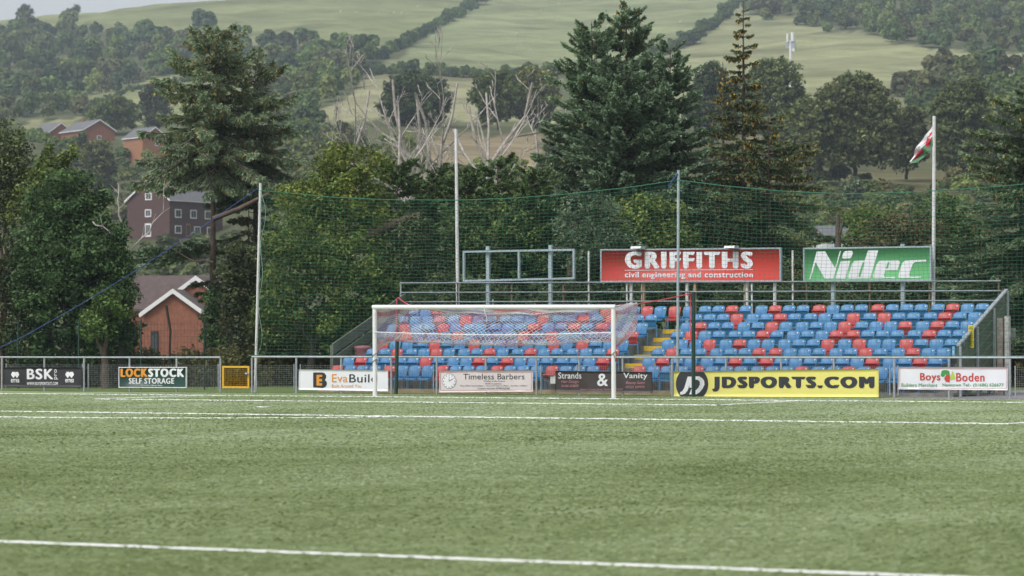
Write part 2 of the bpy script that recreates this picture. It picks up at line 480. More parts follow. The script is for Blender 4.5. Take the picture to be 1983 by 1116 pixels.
# painted (tufted white) lines: ragged low ridges of white pile
white_pile = mat('white_pile', (0.80, 0.81, 0.80), 0.8, 0.12, 12)
def pile_line(mb, p, q, w=0.11, h=0.015):
    p = np.array([*p, 0.0])[:2]; q = np.array([*q, 0.0])[:2]
    L = np.linalg.norm(q-p); d = (q-p)/L; nrm = np.array([-d[1], d[0]])
    n = max(2, int(L/0.06)); V = []; F = []
    for i in range(n+1):
        c = p + d*L*i/n
        hh = h*(0.65+0.7*random.random()); ww = w/2*(0.9+0.2*random.random())
        for k, (s_, z) in enumerate(((-1, -0.004), (-0.8, hh), (0.8, hh), (1, -0.004))):
            V.append((*(c+nrm*s_*ww), z))
    for i in range(n):
        for k in range(3):
            F.append((i*4+k, i*4+k+1, i*4+5+k, i*4+4+k))
    mb.add(V, F)
ln = MB()
for a, b_ in (((-44, 0), (44, 0)), ((-9.25, 5.3), (9.16, 5.3)), ((-9.25, 0), (-9.25, 5.3)), ((9.16, 0), (9.16, 5.3)),
              ((-20.16, 16.5), (20.16, 16.5)), ((20.16, 0), (20.16, 16.5)), ((-20.16, 0), (-20.16, 16.5))):
    pile_line(ln, (a[0], -a[1]), (b_[0], -b_[1]))
prev = None
for k in range(61):
    w = math.radians(36.95 + (180-73.9)*k/60)
    c = (9.15*math.cos(w), -11 - 9.15*math.sin(w))
    if prev: pile_line(ln, prev, c)
    prev = c
pile_line(ln, (-0.15, -11), (0.15, -11), 0.25)
p0, p1 = at_z(-60, 1046.8), at_z(2000, 1124.2)
d = (p1-p0)/np.linalg.norm(p1-p0)
pile_line(ln, p0-d*30, p1+d*4, 0.09, 0.008)
tag(ln.build('pitch_markings', white_pile), 'white pitch lines of the penalty and goal areas', kind='structure')

# ------------------------------------------------------------------ goal
GL, GR = at_y(726, 767.2, 0), at_y(1188.5, 772.3, 0)
GLX, GRX = GL[0], GR[0]
GYL, GYR = 0.0, 0.0
ZL, ZR = 2.49, 2.44
goal = empty('football_goal', ((GLX+GRX)/2, 0, 0), 'white football goal with its net tied up off the turf', 'goal')
for x, z in ((GLX, ZL), (GRX, ZR)):
    MB().tube([(x, 0, -0.02), (x, 0, z-0.061)], 0.062, 14).build('post', M['white'], goal)
MB().tube([(GLX-0.06, 0, ZL), (GRX+0.06, 0, ZR)], 0.062, 14).build('crossbar', M['white'], goal)
net_m = tint_mat('goal_net_cord', 0.1, 0.8, 0)
def strands(V, E, r, T, sides=3):
    """thin prisms along edges E (pairs of points) -> V,F,T arrays"""
    A = V[E[:, 0]]; B = V[E[:, 1]]
    t_ = B-A; t_ /= np.linalg.norm(t_, axis=1, keepdims=True)+1e-9
    ref = np.tile(np.array([0.3, 0.85, 0.42]), (len(E), 1))
    a = np.cross(t_, ref); a /= np.linalg.norm(a, axis=1, keepdims=True)+1e-9
    b_ = np.cross(t_, a)
    vs = []; n = len(E)
    for P in (A, B):
        for k in range(sides):
            w = 2*math.pi*k/sides
            vs.append(P + r*(a*math.cos(w)+b_*math.sin(w)))
    VV = np.stack(vs, 1).reshape(-1, 3)
    base = (np.arange(n)*2*sides)[:, None]
    F = np.concatenate([base+np.array([[k, (k+1) % sides, sides+(k+1) % sides, sides+k]]) for k in range(sides)], 0)
    return VV, F, (np.repeat(T, 2*sides, 0) if T is not None else None)
def goal_net():
    NU, NV = 52, 32
    u = np.linspace(0, 1, NU+1); v = np.linspace(0, 1, NV+1)
    UU, VV = np.meshgrid(u, v, indexing='ij')
    # profile behind the crossbar: over the top, down the back, bagging forward to the tie rope
    pv = np.array([0, 0.10, 0.22, 0.36, 0.50, 0.66, 0.80, 0.90, 1.0])
    pyy = np.array([0.02, 0.6, 1.3, 2.0, 1.95, 1.6, 1.05, 0.5, 0.05])
    pz = np.array([2.43, 2.44, 2.50, 2.52, 2.22, 1.86, 1.58, 1.58, 1.78])
    Y = np.interp(VV, pv, pyy); Z = np.interp(VV, pv, pz)
    mid = np.sin(np.pi*UU)
    back = np.exp(-((VV-0.30)/0.17)**2)
    Z -= back*(0.30*mid**0.6) - back*0.06
    Z -= np.exp(-((VV-0.82)/0.14)**2)*0.16*mid
    Z -= np.clip(VV-0.93, 0, 1)/0.07*0.05*mid
    Y *= 1.0 - 0.35*UU*np.exp(-((VV-0.36)/0.25)**2)
    X = GLX+0.06 + (GRX-GLX-0.12)*UU
    X = X + np.exp(-((VV-0.36)/0.2)**2)*(UU-0.5)*0.25
    Y += 0.05*np.sin(UU*23+VV*9); Z += 0.022*np.sin(UU*31+VV*17)
    P = np.stack([X, Y, Z], -1)
    # side sheets from the edge of the main sheet in to each post
    Vs = [P.reshape(-1, 3)]; Es = []; Ts = []
    pal = np.array([[0.82, 0.80, 0.80], [0.70, 0.30, 0.36], [0.82, 0.80, 0.80], [0.45, 0.42, 0.62]])
    def grid(P, off, band):
        n, m = P.shape[:2]
        i, j = np.meshgrid(np.arange(n-1), np.arange(m-1), indexing='ij'); i = i.ravel(); j = j.ravel()
        a = off+i*m+j
        e1 = np.stack([a, a+m+1], 1); e2 = np.stack([a+1, a+m], 1)
        c1 = pal[((i-j+200)//band) % 4]; c2 = pal[((i+j+3)//band) % 4]
        Es.append(np.concatenate([e1, e2])); Ts.append(np.concatenate([c1, c2]))
    grid(P, 0, 6)
    off = (NU+1)*(NV+1)
    for side, gx in ((0, GLX), (NU, GRX)):
        edge = P[side]
        n = 14
        w = np.linspace(0, 1, n+1)[:, None]
        post = np.stack([np.full(NV+1, gx), np.full(NV+1, 0.05), np.linspace(2.42, 1.15, NV+1)], -1)
        Q = post[None]*(1-w[..., None]) + edge[None]*w[..., None]
        Q[..., 2] -= (np.sin(np.pi*w)*0.04)
        Vs.append(Q.reshape(-1, 3)); grid(Q[:, ::2], off, 5) if False else grid(Q, off, 6)
        off += Q.shape[0]*Q.shape[1]
    V = np.concatenate(Vs); E = np.concatenate(Es); T = np.concatenate(Ts)
    a, f, t_ = strands(V, E, 0.0066, T)
    return a, f, t_, P
nV, nF, nT, GP = goal_net()
gloc = np.array(goal.location)
link('net', mesh_np('net', nV-gloc, nF, net_m, nT), goal)
# edge cords of the net: back top edge and tie rope
tr = MB()
k = 11
tr.tube([GP[i, k]+np.array([0, 0, 0.005]) for i in range(0, 53, 2)], 0.011, 5)
tr.tube([(GLX, -0.05, 1.80)] + [(GLX+(GRX-GLX)*i/20, -0.03, 1.80-0.07*math.sin(math.pi*i/20)-0.04*i/20) for i in range(1, 20)] + [(GRX, -0.05, 1.76)], 0.014, 6)
tr.build('tie_rope', M['ropewhite'], goal)
bl = MB()
for x, z in ((GLX, 1.16), (GLX, 1.0), (GRX, 1.2)):
    bl.tube([(x+0.075*math.cos(w), 0.075*math.sin(w), z+0.05*math.sin(w*1.3)) for w in np.linspace(0, 6.3, 13)], 0.008, 5)
bl.tube([(GLX+0.06, -0.05, 1.02), (GLX+0.09, -0.06, 0.9)], 0.01, 5)
bl.tube([(GRX+0.02, -0.07, 1.2), (GRX+0.08, -0.07, 1.08), (GRX+0.09, -0.05, 0.98)], 0.008, 5)
bl.build('cord', M['ropeblack'], goal)
hang = MB().tube([(-0.15, -0.07, 2.5), (-0.12, -0.08, 2.35), (-0.08, -0.05, 2.2), (-0.1, 0.0, 2.05)], 0.012, 5)
hang.build('loose_cord', M['ropewhite'], goal)

# poles that hold the goal net and their straps
def post_thing(name, label, cat, base, top, r, m, group=None, n=12, r2=None):
    o = MB().tube([base, top], [r, r2 or r], n)
    me = o.mesh(name, m, base)
    return tag(link(name, me, None, base), label, cat, group)
PY = 3.7
b0 = at_y(767, 762, PY); b0[2] = -0.02
tp = at_y(771, 577, PY)
post_thing('net_pole', 'dark green net pole behind the left goal post', 'pole', b0, tp, 0.055, M['darkgreen'])
b1 = at_y(1343, 768, PY); b1[2] = -0.02
tp1 = at_y(1343, 566, PY)
post_thing('net_pole', 'dark green net pole standing in front of the yellow advert', 'pole', b1, tp1, 0.055, M['darkgreen'])
def rope(name, label, pts, r, m):
    base = np.array(pts[len(pts)//2]); 
    return tag(link(name, MB().tube(pts, r, 5).mesh(name, m, base), None, base), label, 'rope')
bc = GP[1, 11]
rope('strap', 'red strap hanging down the left green net pole', [tp+[0, -0.07, -0.02], tp+[-0.01, -0.08, -0.6], tp+[-0.03, -0.08, -1.25]], 0.017, M['ropered'])
rope('strap', 'short red strap tying the net to the left green pole', [tp+[0.03, -0.05, 0], bc*0.5+tp*0.5+[0, 0, -0.02], bc], 0.016, M['ropered'])
bc2 = GP[51, 11]
rope('strap', 'long red strap tying the net to the right green pole', [tp1+[-0.03, -0.05, -0.04], bc2*0.5+tp1*0.5+[0, 0, -0.03], bc2], 0.016, M['ropered'])
rope('strap', 'red strap hanging straight down the right green net pole', [tp1+[-0.06, -0.06, -0.1], tp1+[-0.065, -0.06, -0.7], tp1+[-0.06, -0.06, -1.4]], 0.014, M['ropered'])

# ------------------------------------------------------------------ spectator rail
def rail_z(px): return at_y(px, 697.5 if px > 450 else 694.5, FY)[2]
ZRAIL = 1.085
def gx(px, Y=FY): return at_y(px, 760, Y)[0]
def spectator_rail(label, posts, ends, mesh_spans, zr):
    x0, x1 = gx(ends[0]), gx(ends[1])
    r = empty('spectator_rail', ((x0+x1)/2, FY, 0), label, 'railing')
    MB().tube([(x0, FY, zr(x0)), ((x0+x1)/2, FY, zr((x0+x1)/2)-0.005), (x1, FY, zr(x1))], 0.028, 8).build('top_rail', M['galv'], r)
    for p in posts:
        x = gx(p)
        MB().tube([(x, FY, -0.03), (x, FY, zr(x)-0.03)], 0.032, 8).build('post', M['galv'], r)
    for a, b_ in mesh_spans:
        xa, xb = gx(a), gx(b_)
        mb = MB()
        for x in np.arange(xa, xb, 0.06): mb.tube([(x, FY+0.05, 0.1), (x, FY+0.05, 0.84)], 0.0032, 3, False)
        for z in np.arange(0.1, 0.85, 0.06): mb.tube([(xa, FY+0.05, z), (xb, FY+0.05, z)], 0.0032, 3, False)
        for x in (xa, xb): mb.tube([(x, FY+0.05, 0.06), (x, FY+0.05, 0.86)], 0.018, 6)
        mb.build('mesh_panel', M['galv'], r)
    return r
spectator_rail('long galvanised rail left of the yellow gate', [4, 86, 163, 251, 342, 427], (-60, 427), [(10, 158), (169, 421)], lambda x: 1.06)
spectator_rail('galvanised spectator rail running past the goal and stand', [488, 574, 661, 758, 846, 941, 1039, 1122, 1206, 1302, 1406, 1513, 1615, 1732, 1838, 1956],
               (488, 2080), [(495, 568), (580, 745), (765, 838), (1046, 1116), (1120, 1297), (1308, 1610), (1620, 1722), (1738, 1950), (1965, 2075)], lambda x: 1.075)
xa, xb = gx(431), gx(483)
gt = empty('gate', ((xa+xb)/2, FY, 0), 'small yellow mesh gate between the two rails', 'gate')
mb = MB()
zt, zb = 0.80, 0.13
for a, b_ in (((xa, FY-0.02, zb), (xb, FY+0.02, zb+0.055)), ((xa, FY-0.02, zt-0.055), (xb, FY+0.02, zt)),
              ((xa, FY-0.02, zb+0.055), (xa+0.055, FY+0.02, zt-0.055)), ((xb-0.055, FY-0.02, zb+0.055), (xb, FY+0.02, zt-0.055))):
    mb.box(a, b_)
mb.build('frame', M['gate_yellow'], gt)
mb = MB()
for x in np.arange(xa+0.06, xb-0.06, 0.055): mb.tube([(x, FY, zb+0.03), (x, FY, zt-0.03)], 0.004, 3, False)
for z in np.arange(zb+0.06, zt-0.05, 0.055): mb.tube([(xa+0.03, FY, z), (xb-0.03, FY, z)], 0.004, 3, False)
mb.build('mesh_infill', M['gate_yellow'], gt)
mb = MB().box((xb-0.12, FY-0.06, 0.54), (xb+0.02, FY-0.021, 0.6)); mb.tube([(xb-0.1, FY-0.08, 0.57), (xb-0.02, FY-0.08, 0.57)], 0.025, 8)
mb.build('latch', M['galv'], gt)

# ------------------------------------------------------------------ banners and hoardings
def wave(x, z, amp):
    return amp*(np.sin(x*5.1+z*2.3)*0.5 + np.sin(x*2.3-z*3.1+1)*0.6 + 0.4*np.sin(x*11+z*7))
class Board:
    """flat panel on the plane y=Y given by the photo pixels of its corners; lettering follows it"""
    def __init__(s, name, label, cat, px0, px1, yl, yr, Y, mat_, amp=0.006, thick=0.012, frame=None, group=None):
        # yl = (top, bottom) rows at the left edge, yr at the right
        s.Y = Y; s.amp = amp
        s.c = [at_y(px0, yl[1], Y), at_y(px1, yr[1], Y), at_y(px1, yr[0], Y), at_y(px0, yl[0], Y)]
        s.px = (px0, px1); s.yl = yl; s.yr = yr
        base = (s.c[0]+s.c[1])/2
        s.o = empty(name, base, label, cat, group)
        n, m = (40, 8) if amp else (2, 2)
        u, v = np.meshgrid(np.linspace(0, 1, n+1), np.linspace(0, 1, m+1), indexing='ij')
        P = s.map(u.ravel(), v.ravel(), 0)
        Q = P.copy(); Q[:, 1] += thick
        k = (n+1)*(m+1)
        i, j = np.meshgrid(np.arange(n), np.arange(m), indexing='ij')
        a = (i*(m+1)+j).ravel()
        f1 = np.stack([a, a+m+1, a+m+2, a+1], 1)
        F = [f1, f1[:, ::-1]+k]
        def strip(idx): return np.stack([idx[:-1], idx[:-1]+k, idx[1:]+k, idx[1:]], 1)
        b0 = np.arange(n+1)*(m+1)
        F += [strip(b0[::-1]), strip(b0+m), strip(np.arange(m+1)), strip((n*(m+1)+np.arange(m+1))[::-1])]
        V = np.concatenate([P, Q])-base
        link('panel', mesh_np('panel', V, np.concatenate(F), mat_, None, bool(amp)), s.o)
        s.base = base
        s.parts = {}; s.k = 0
        if frame:
            mb = MB(); w, dpt, fm = frame
            X0, X1 = s.c[0][0], s.c[1][0]
            zb0, zb1, zt1, zt0 = [p[2] for p in s.c]
            y0, y1 = Y-0.02, Y+dpt
            def bar(pts): mb.poly_extrude([(x, y0, z) for x, z in pts], (0, y1-y0, 0))
            bar([(X0-w, zb0-w), (X1+w, zb1-w), (X1+w, zb1), (X0-w, zb0)])
            bar([(X0-w, zt0), (X1+w, zt1), (X1+w, zt1+w), (X0-w, zt0+w)])
            bar([(X0-w, zb0), (X0, zb0), (X0, zt0), (X0-w, zt0)])
            bar([(X1, zb1), (X1+w, zb1), (X1+w, zt1), (X1, zt1)])
            mb.build('frame', fm, s.o)
    def map(s, u, v, lift):
        u = np.asarray(u)[:, None]; v = np.asarray(v)[:, None]
        P = (s.c[0]*(1-u)*(1-v) + s.c[1]*u*(1-v) + s.c[2]*u*v + s.c[3]*(1-u)*v)
        P = P.copy(); P[:, 1] += wave(P[:, 0], P[:, 2], s.amp) - lift
        return P
    def uv(s, px, py):
        """photo pixel -> panel uv"""
        u = (np.asarray(px, float)-s.px[0])/(s.px[1]-s.px[0])
        t_ = s.yl[0]*(1-u)+s.yr[0]*u; b_ = s.yl[1]*(1-u)+s.yr[1]*u
        return u, (b_-np.asarray(py, float))/(b_-t_)
    def text(s, body, x0, y0, x1, y1, m, bold=0.0, shear=0.0, lift=0.007, part='lettering', vert=False):
        """lettering fitted in the pixel box (x0,y0 top left; x1,y1 bottom right)"""
        s.k += 1; key = (part, s.k)                 # every line of writing is a part of its own
        V, F = text_verts(body, 0.0, shear, 1.0+bold*3.0)
        if vert: V = np.stack([-V[:, 1], V[:, 0]], 1)
        lo, hi = V.min(0), V.max(0)
        w = (V-lo)/(hi-lo+1e-9)
        # heavy weights: the strokes are thickened by stacked, slightly shifted layers
        bx = bold*(y1-y0)*1.15 if not vert else 0
        n = 1 if bold < 0.008 else (3 if bold < 0.03 else 5)
        for i in range(n):
            t_ = 0 if n == 1 else i/(n-1)*2-1
            yy = 0 if n == 1 else (0.35*bx if i % 2 else -0.35*bx)
            s._put(part, x0+bx+(x1-x0-2*bx)*w[:, 0]+bx*t_, y1-0.35*bx-(y1-y0-0.7*bx)*w[:, 1]+yy, F, m, lift+0.0007*i, key)
    def poly(s, pts, m, lift=0.007, part='emblem'):
        """filled outline given in photo pixels"""
        from mathutils.geometry import tessellate_polygon
        tri = tessellate_polygon([[Vector((p[0], p[1], 0)) for p in pts]])
        A = np.array(pts, float)
        s.k += 1
        s._put(part, A[:, 0], A[:, 1], [tuple(t_) for t_ in tri], m, lift, (part, s.k) if part == 'lettering' else None)
    def ellipse(s, cx, cy, rx, ry, m, lift=0.007, part='emblem', n=28):
        s.poly([(cx+rx*math.cos(w), cy+ry*math.sin(w)) for w in np.linspace(0, 2*math.pi, n, endpoint=False)], m, lift, part)
    def _put(s, part, X, Y, F, m, lift, key=None):
        u, v = s.uv(X, Y)
        P = s.map(u, v, lift)-s.base
        # make every face look at the camera side (-y)
        G = []
        for f in F:
            a, b_, c = P[f[0]], P[f[1]], P[f[2]]
            G.append(f if np.cross(b_-a, c-a)[1] < 0 else tuple(reversed(f)))
        mb = s.parts.setdefault(key or (part, m.name), (MB(), m, part))[0]
        mb.add(P, G)
    def done(s):
        for (mb, m, part) in s.parts.values():
            link(part, mb.mesh(part, m), s.o)
        return s.o

W_ = flat('print_white', (0.78, 0.79, 0.82))
K_ = flat('print_black', (0.02, 0.022, 0.025))
OR = flat('print_orange', (0.75, 0.30, 0.03))
RD = flat('print_red', (0.55, 0.06, 0.045))
GN = flat('print_green', (0.05, 0.30, 0.06))
LG = flat('print_light_green', (0.42, 0.60, 0.08))
PK = flat('print_pink', (0.55, 0.24, 0.28))
BY = FY-0.055

b = Board('banner', 'black sports kit banner with white lettering at far left', 'banner', 7, 159, (712, 749), (712, 750), BY, flat('banner_black', (0.022, 0.022, 0.027), 0.45), 0.014)
b.text('BSK', 53, 714.5, 104, 735, W_, 0.045)
b.text('pro', 105.5, 715.5, 113, 735, W_, 0.02, vert=True)
b.text('WWW.BUYSPORTSKIT.COM', 53, 740, 113, 746, W_, 0.02)
for cx in (30, 135.5):
    for dx in (-3.4, 3.4):
        b.poly([(cx+dx-2.5, 720.5), (cx+dx+2.5, 720.5), (cx+dx+4.8, 726), (cx+dx, 732.5), (cx+dx-4.8, 726)], W_)
    b.text('errea', cx-8, 734, cx+8, 741, W_, 0.03)
b.done()
b = Board('hoarding', 'dark green storage advert with orange and white lettering', 'sign', 231.5, 360.5, (712.5, 749.5), (712.5, 750), BY, flat('banner_green', (0.012, 0.055, 0.04), 0.4), 0, 0.02, (0.025, 0.03, W_))
b.text('LOCK', 233.5, 714, 286.5, 730.5, OR, 0.08)
b.text('STOCK', 287.5, 714, 357, 730.5, W_, 0.08)
b.text('SELF STORAGE', 250, 732.5, 338, 743.5, W_, 0.04)
b.text('Official Storage Partner', 273, 745.5, 293, 747.6, W_)
b.text('North Wales', 294.5, 745.2, 315, 748, W_, 0.02)
b.done()
b = Board('banner', 'white building firm banner with an orange and black logo', 'banner', 578.5, 751.5, (715, 755), (717.5, 758), BY, flat('banner_white', (0.76, 0.77, 0.82), 0.5, 0.05), 0.006)
b.poly([(607, 721.5), (625, 721.5), (629.5, 723), (632.5, 727), (632.5, 732), (630, 736), (633.5, 740), (633.8, 745), (631, 749.5), (626, 751.5), (607, 750.5)], K_, 0.006)
b.poly([(613.8, 726), (625, 726), (625, 730.2), (619, 730.2), (619, 734), (624.5, 734), (624.5, 739), (619, 739), (619, 742.2), (624.5, 742.2), (624.5, 747), (613.8, 747)], OR, 0.011)
b.text('Eva', 643.5, 724.5, 674, 740.5, OR, 0.012)
b.text('Build', 677, 725, 731, 741, K_, 0.012)
b.text('Built Around You', 643.5, 744.5, 700.5, 751, OR, 0.004)
b.done()
b = Board('banner', 'pale pink barbers banner with a clock face drawn on it', 'banner', 850.5, 1032, (718, 760), (717, 758.5), BY, flat('banner_pink', (0.70, 0.63, 0.64), 0.5, 0.05), 0.008)
for (xa_, ya_, xb_, yb_) in ((853, 721, 1029.5, 721.8), (853, 755.5, 1029.5, 756.3), (853, 721, 853.9, 756), (1028.6, 721, 1029.5, 756)):
    b.poly([(xa_, ya_), (xb_, ya_-0.6), (xb_, yb_-0.6), (xa_, yb_)], PK)
b.ellipse(870.5, 738.5, 13.8, 14.6, K_, 0.006)
b.ellipse(870.5, 738.5, 13.1, 13.9, flat('clock_white', (0.8, 0.8, 0.84)), 0.010)
for h_ in range(12):
    w = h_*math.pi/6; b.ellipse(870.5+11*math.sin(w), 738.5-11.6*math.cos(w), 0.9, 1.1, K_, 0.014, n=8)
b.poly([(870, 739), (870, 729), (870.9, 729), (870.9, 739)], K_, 0.014)
b.poly([(870.5, 739), (870.2, 738), (877.5, 733.6), (878, 734.6)], K_, 0.014)
b.text('Timeless Barbers', 898, 724, 1016, 735, K_, 0.006)
b.text('Wesley St (By Argos)', 937, 736.8, 978, 740.2, K_)
b.text('Walk in service', 940, 741.6, 972, 744.6, K_)
b.text('Mon-Wed 9am-5.30pm : Thurs-Fri 9am-6.30pm : Sat 9am-4.00pm', 892, 746, 1021, 749.3, K_)
b.text('Contact Number: 07984262987', 926, 750.6, 988, 754, K_)
b.done()
b = Board('banner', 'dark brown hair and beauty banner behind the right goal post', 'banner', 1075.5, 1263, (718.5, 759), (721, 761.5), BY, flat('banner_brown', (0.055, 0.043, 0.042), 0.4), 0.014)
def serif(b, body, x0, y0, x1, y1, m, bold):
    b.text(body, x0, y0, x1, y1, m, bold)
serif(b, 'Strands', 1081.5, 721.5, 1127, 733.5, W_, 0.012)
b.text('Hair Design', 1087, 736.5, 1121, 743.5, PK, 0, 0.3)
b.text('01686 624808', 1087.5, 745.2, 1120.5, 750, PK, 0, 0.2)
b.text('&', 1157, 724, 1178.5, 748, W_, 0.03)
serif(b, 'Vanity', 1208.5, 722.5, 1254, 736, W_, 0.012)
b.text('Beauty Salon', 1213.5, 738.5, 1249, 745.5, PK, 0, 0.3)
b.text('07525 509970', 1213.5, 747.5, 1248.5, 752, PK, 0, 0.2)
b.text('Beynon Crescent Street, Newtown, SY16 2ET', 1125, 752.5, 1208, 757, PK)
b.done()
b = Board('hoarding', 'wide yellow sportswear advert with black lettering and round logo', 'sign', 1304.5, 1701.5, (720, 768), (714.5, 769.5), FY-0.12, flat('hoarding_yellow', (0.80, 0.73, 0.20), 0.5, 0.03, 0.8), 0.004)
GK = flat('print_charcoal', (0.028, 0.032, 0.04))
b.poly([(1341.5+32.5*math.cos(w), min(767.5, max(720.6, 744+33.5*math.sin(w)))) for w in np.linspace(0, 2*math.pi, 48, endpoint=False)], GK, 0.006)
b.poly([(1317.5, 764), (1318, 759.5), (1322, 758), (1326, 752), (1333, 729.5), (1341, 729.5), (1341, 733), (1333, 756), (1328, 762.5), (1322, 764.5)], W_, 0.011)
b.poly([(1339, 733), (1344, 729.5), (1356, 729), (1362, 732.5), (1366, 738), (1366.5, 745), (1363, 753), (1357, 760), (1350, 764), (1336, 764), (1341, 752), (1345, 752), (1343.5, 757.5), (1349.5, 756), (1354.5, 751), (1357.5, 744.5), (1357, 739), (1353, 735.5), (1347, 735.5), (1341.5, 751), (1336, 751)], W_, 0.011)
b.text('JDSPORTS.COM', 1381.5, 729.5, 1694, 758.5, GK, 0.10)
b.done()
b = Board('banner', "white builders' merchant banner with red lettering and tree logo", 'banner', 1740, 1951.5, (711, 754), (711.5, 756), BY, flat('banner_white_two', (0.74, 0.75, 0.80), 0.5, 0.05), 0.012)
for (xa_, ya_, xb_, yb_) in ((1742.5, 713.2, 1949.5, 713.9), (1742.5, 751.5, 1949.5, 752.2), (1742.5, 713, 1743.2, 752), (1948.8, 713, 1949.5, 752)):
    b.poly([(xa_, ya_), (xb_, ya_+0.7), (xb_, yb_+0.7), (xa_, yb_)], PK)
b.text('Boys', 1782.5, 722.5, 1822, 741.5, RD, 0.03)
b.text('Boden', 1852.5, 722.5, 1907.5, 739, RD, 0.03)
for cx, cy, rx, ry in ((1832, 721, 8, 4.2), (1827, 726, 4.2, 4), (1836, 724, 4, 4)): b.ellipse(cx, cy, rx, ry, GN, 0.008)
b.poly([(1834, 726), (1841, 725), (1841, 733), (1840, 741), (1832, 739), (1829.5, 733)], RD, 0.011)
b.poly([(1846, 718.5), (1848.5, 724), (1851, 731), (1850, 735), (1841.5, 735), (1841.5, 731), (1844, 724)], LG, 0.012)
b.text('Builders Merchant', 1746, 742.5, 1816, 749.5, GN, 0.015)
b.text('Newtown Tel:- (01686) 626677', 1826, 742.5, 1944, 750.5, GN, 0.015)
b.done()

# ------------------------------------------------------------------ seating stand
ROWS = 8; RD_ = 0.65; RH = 0.253; Y0 = 5.75; Z0 = 0.10
def row_y(k): return Y0 + RD_*k              # front of tread k (0..7)
def row_z(k): return Z0 + RH*k
SX0 = at_y(641, 730, Y0+0.3)[0] - 0.25
SX1 = at_y(1842, 690, Y0)[0] + 0.05
AX0, AX1 = 0.27, 1.32                        # the yellow edged steps
stand = empty('seating_stand', ((SX0+SX1)/2, Y0, 0), 'stepped concrete stand carrying the rows of blue and red seats', 'stand')
mb = MB()
for k in range(ROWS):
    z1 = row_z(k)
    mb.box((SX0, row_y(k), -0.05 if k == 0 else row_z(k-1)-0.02), (SX1, row_y(ROWS-1)+0.75 if k == ROWS-1 else row_y(k+1)+0.02, z1))
mb.build('terrace', M['concrete'], stand)
for k in range(1, ROWS):
    MB().box((AX0, row_y(k)-0.012, row_z(k)-0.135), (AX1, row_y(k)+0.07, row_z(k)+0.004)).build('step_edge', M['yellow'], stand)
MB().box((SX0, Y0-0.06, -0.02), (4.2, Y0-0.005, 0.115)).build('kerb_board', M['timber'], stand)
# back wall of the terrace
# sloping side boards
def side(px_list, Ya, Yb, X, m, name):
    pass
yb_, yt_ = Y0+0.05, row_y(7)+0.75
mb = MB()
XR = SX1+0.08
yr0, yr1 = Y0+0.10, Y0+4.15
for za in (1.05, 0.72, 0.39, 0.06, -0.27, -0.6, -0.93, -1.26):
    t0 = max(0.0, (0.02-za)/1.56)             # boards that would run underground start further up the slope
    ya = yr0+(yr1-yr0)*t0; zz0 = za+1.56*t0
    mb.poly_extrude([(XR, ya, zz0), (XR, yr1, za+1.56), (XR, yr1, za+1.56+0.275), (XR, ya, zz0+0.275)], (0.05, 0, 0))
mb.build('side_board', M['greenboard'], stand)
mb = MB()
mb.poly_extrude([(XR-0.02, yr0, 1.365), (XR-0.02, yr1, 2.925), (XR-0.02, yr1, 2.975), (XR-0.02, yr0, 1.415)], (0.1, 0, 0))
for y, z in ((yr0, 1.38), (yr0+1.4, 1.9), (yr0+2.8, 2.42), (yr1-0.07, 2.92)):
    mb.box((XR+0.055, y, 0), (XR+0.115, y+0.06, z))
mb.build('handrail', M['galv'], stand)
XL = SX0-0.1
mb = MB()
yl0 = Y0+0.9
for za in (1.12, 0.70, 0.28):
    mb.poly_extrude([(XL, yl0, za), (XL, yt_, za+1.62), (XL, yt_, za+1.62+0.34), (XL, yl0, za+0.34)], (0.05, 0, 0))
for y, z in ((yl0, 1.42), (yl0+1.9, 2.1), (yt_-0.08, 3.0)): mb.box((XL-0.06, y, 0), (XL-0.005, y+0.06, z))
mb.build('side_board', M['greyboard'], stand)
# notices fixed to the right side board (small signs facing the pitch)
def notice(name, label, px, py, w, h, m, Y):
    p = at_y(px, py, Y)
    o = empty(name, p, label, 'sign')
    MB().box((p[0]-w/2, Y-0.006, p[2]-h/2), (p[0]+w/2, Y+0.006, p[2]+h/2)).build('plate', m, o)
    return o, p
YN = Y0+1.05
o, p = notice('notice', 'tall yellow notice fixed to the green stair side', 1880.5, 652, 0.15, 0.62, flat('notice_yellow', (0.8, 0.66, 0.02)), YN)
lines = MB()
for i, wd in enumerate((0.09, 0.11, 0.07, 0.11, 0.1, 0.11, 0.08, 0.1, 0.05, 0.06)):
    z = p[2]+0.26-i*0.055
    lines.box((p[0]-wd/2, YN-0.011, z-0.009), (p[0]+wd/2, YN-0.008, z+0.009))
lines.build('lettering', K_, o)
for px, py, Yq, lb in ((1865.5, 659, Y0+0.5, 'upper pale blue seat row sign on the stair side'), (1846.5, 682, Y0-0.15, 'lower pale blue seat row sign by the bottom stair')):
    o, p = notice('row_sign', lb, px, py, 0.07, 0.30, flat('sign_blue', (0.22, 0.45, 0.62)), Yq)
    mb = MB()
    mb.poly_extrude([(p[0]-0.022, Yq-0.012, p[2]+0.03), (p[0]-0.010, Yq-0.012, p[2]+0.03), (p[0]+0.022, Yq-0.012, p[2]-0.05), (p[0]+0.010, Yq-0.012, p[2]-0.05)], (0, 0.003, 0))
    mb.poly_extrude([(p[0]+0.022, Yq-0.0125, p[2]+0.03), (p[0]+0.010, Yq-0.0125, p[2]+0.03), (p[0]-0.022, Yq-0.0125, p[2]-0.05), (p[0]-0.010, Yq-0.0125, p[2]-0.05)], (0, 0.0015, 0))
    mb.build('lettering', W_, o)

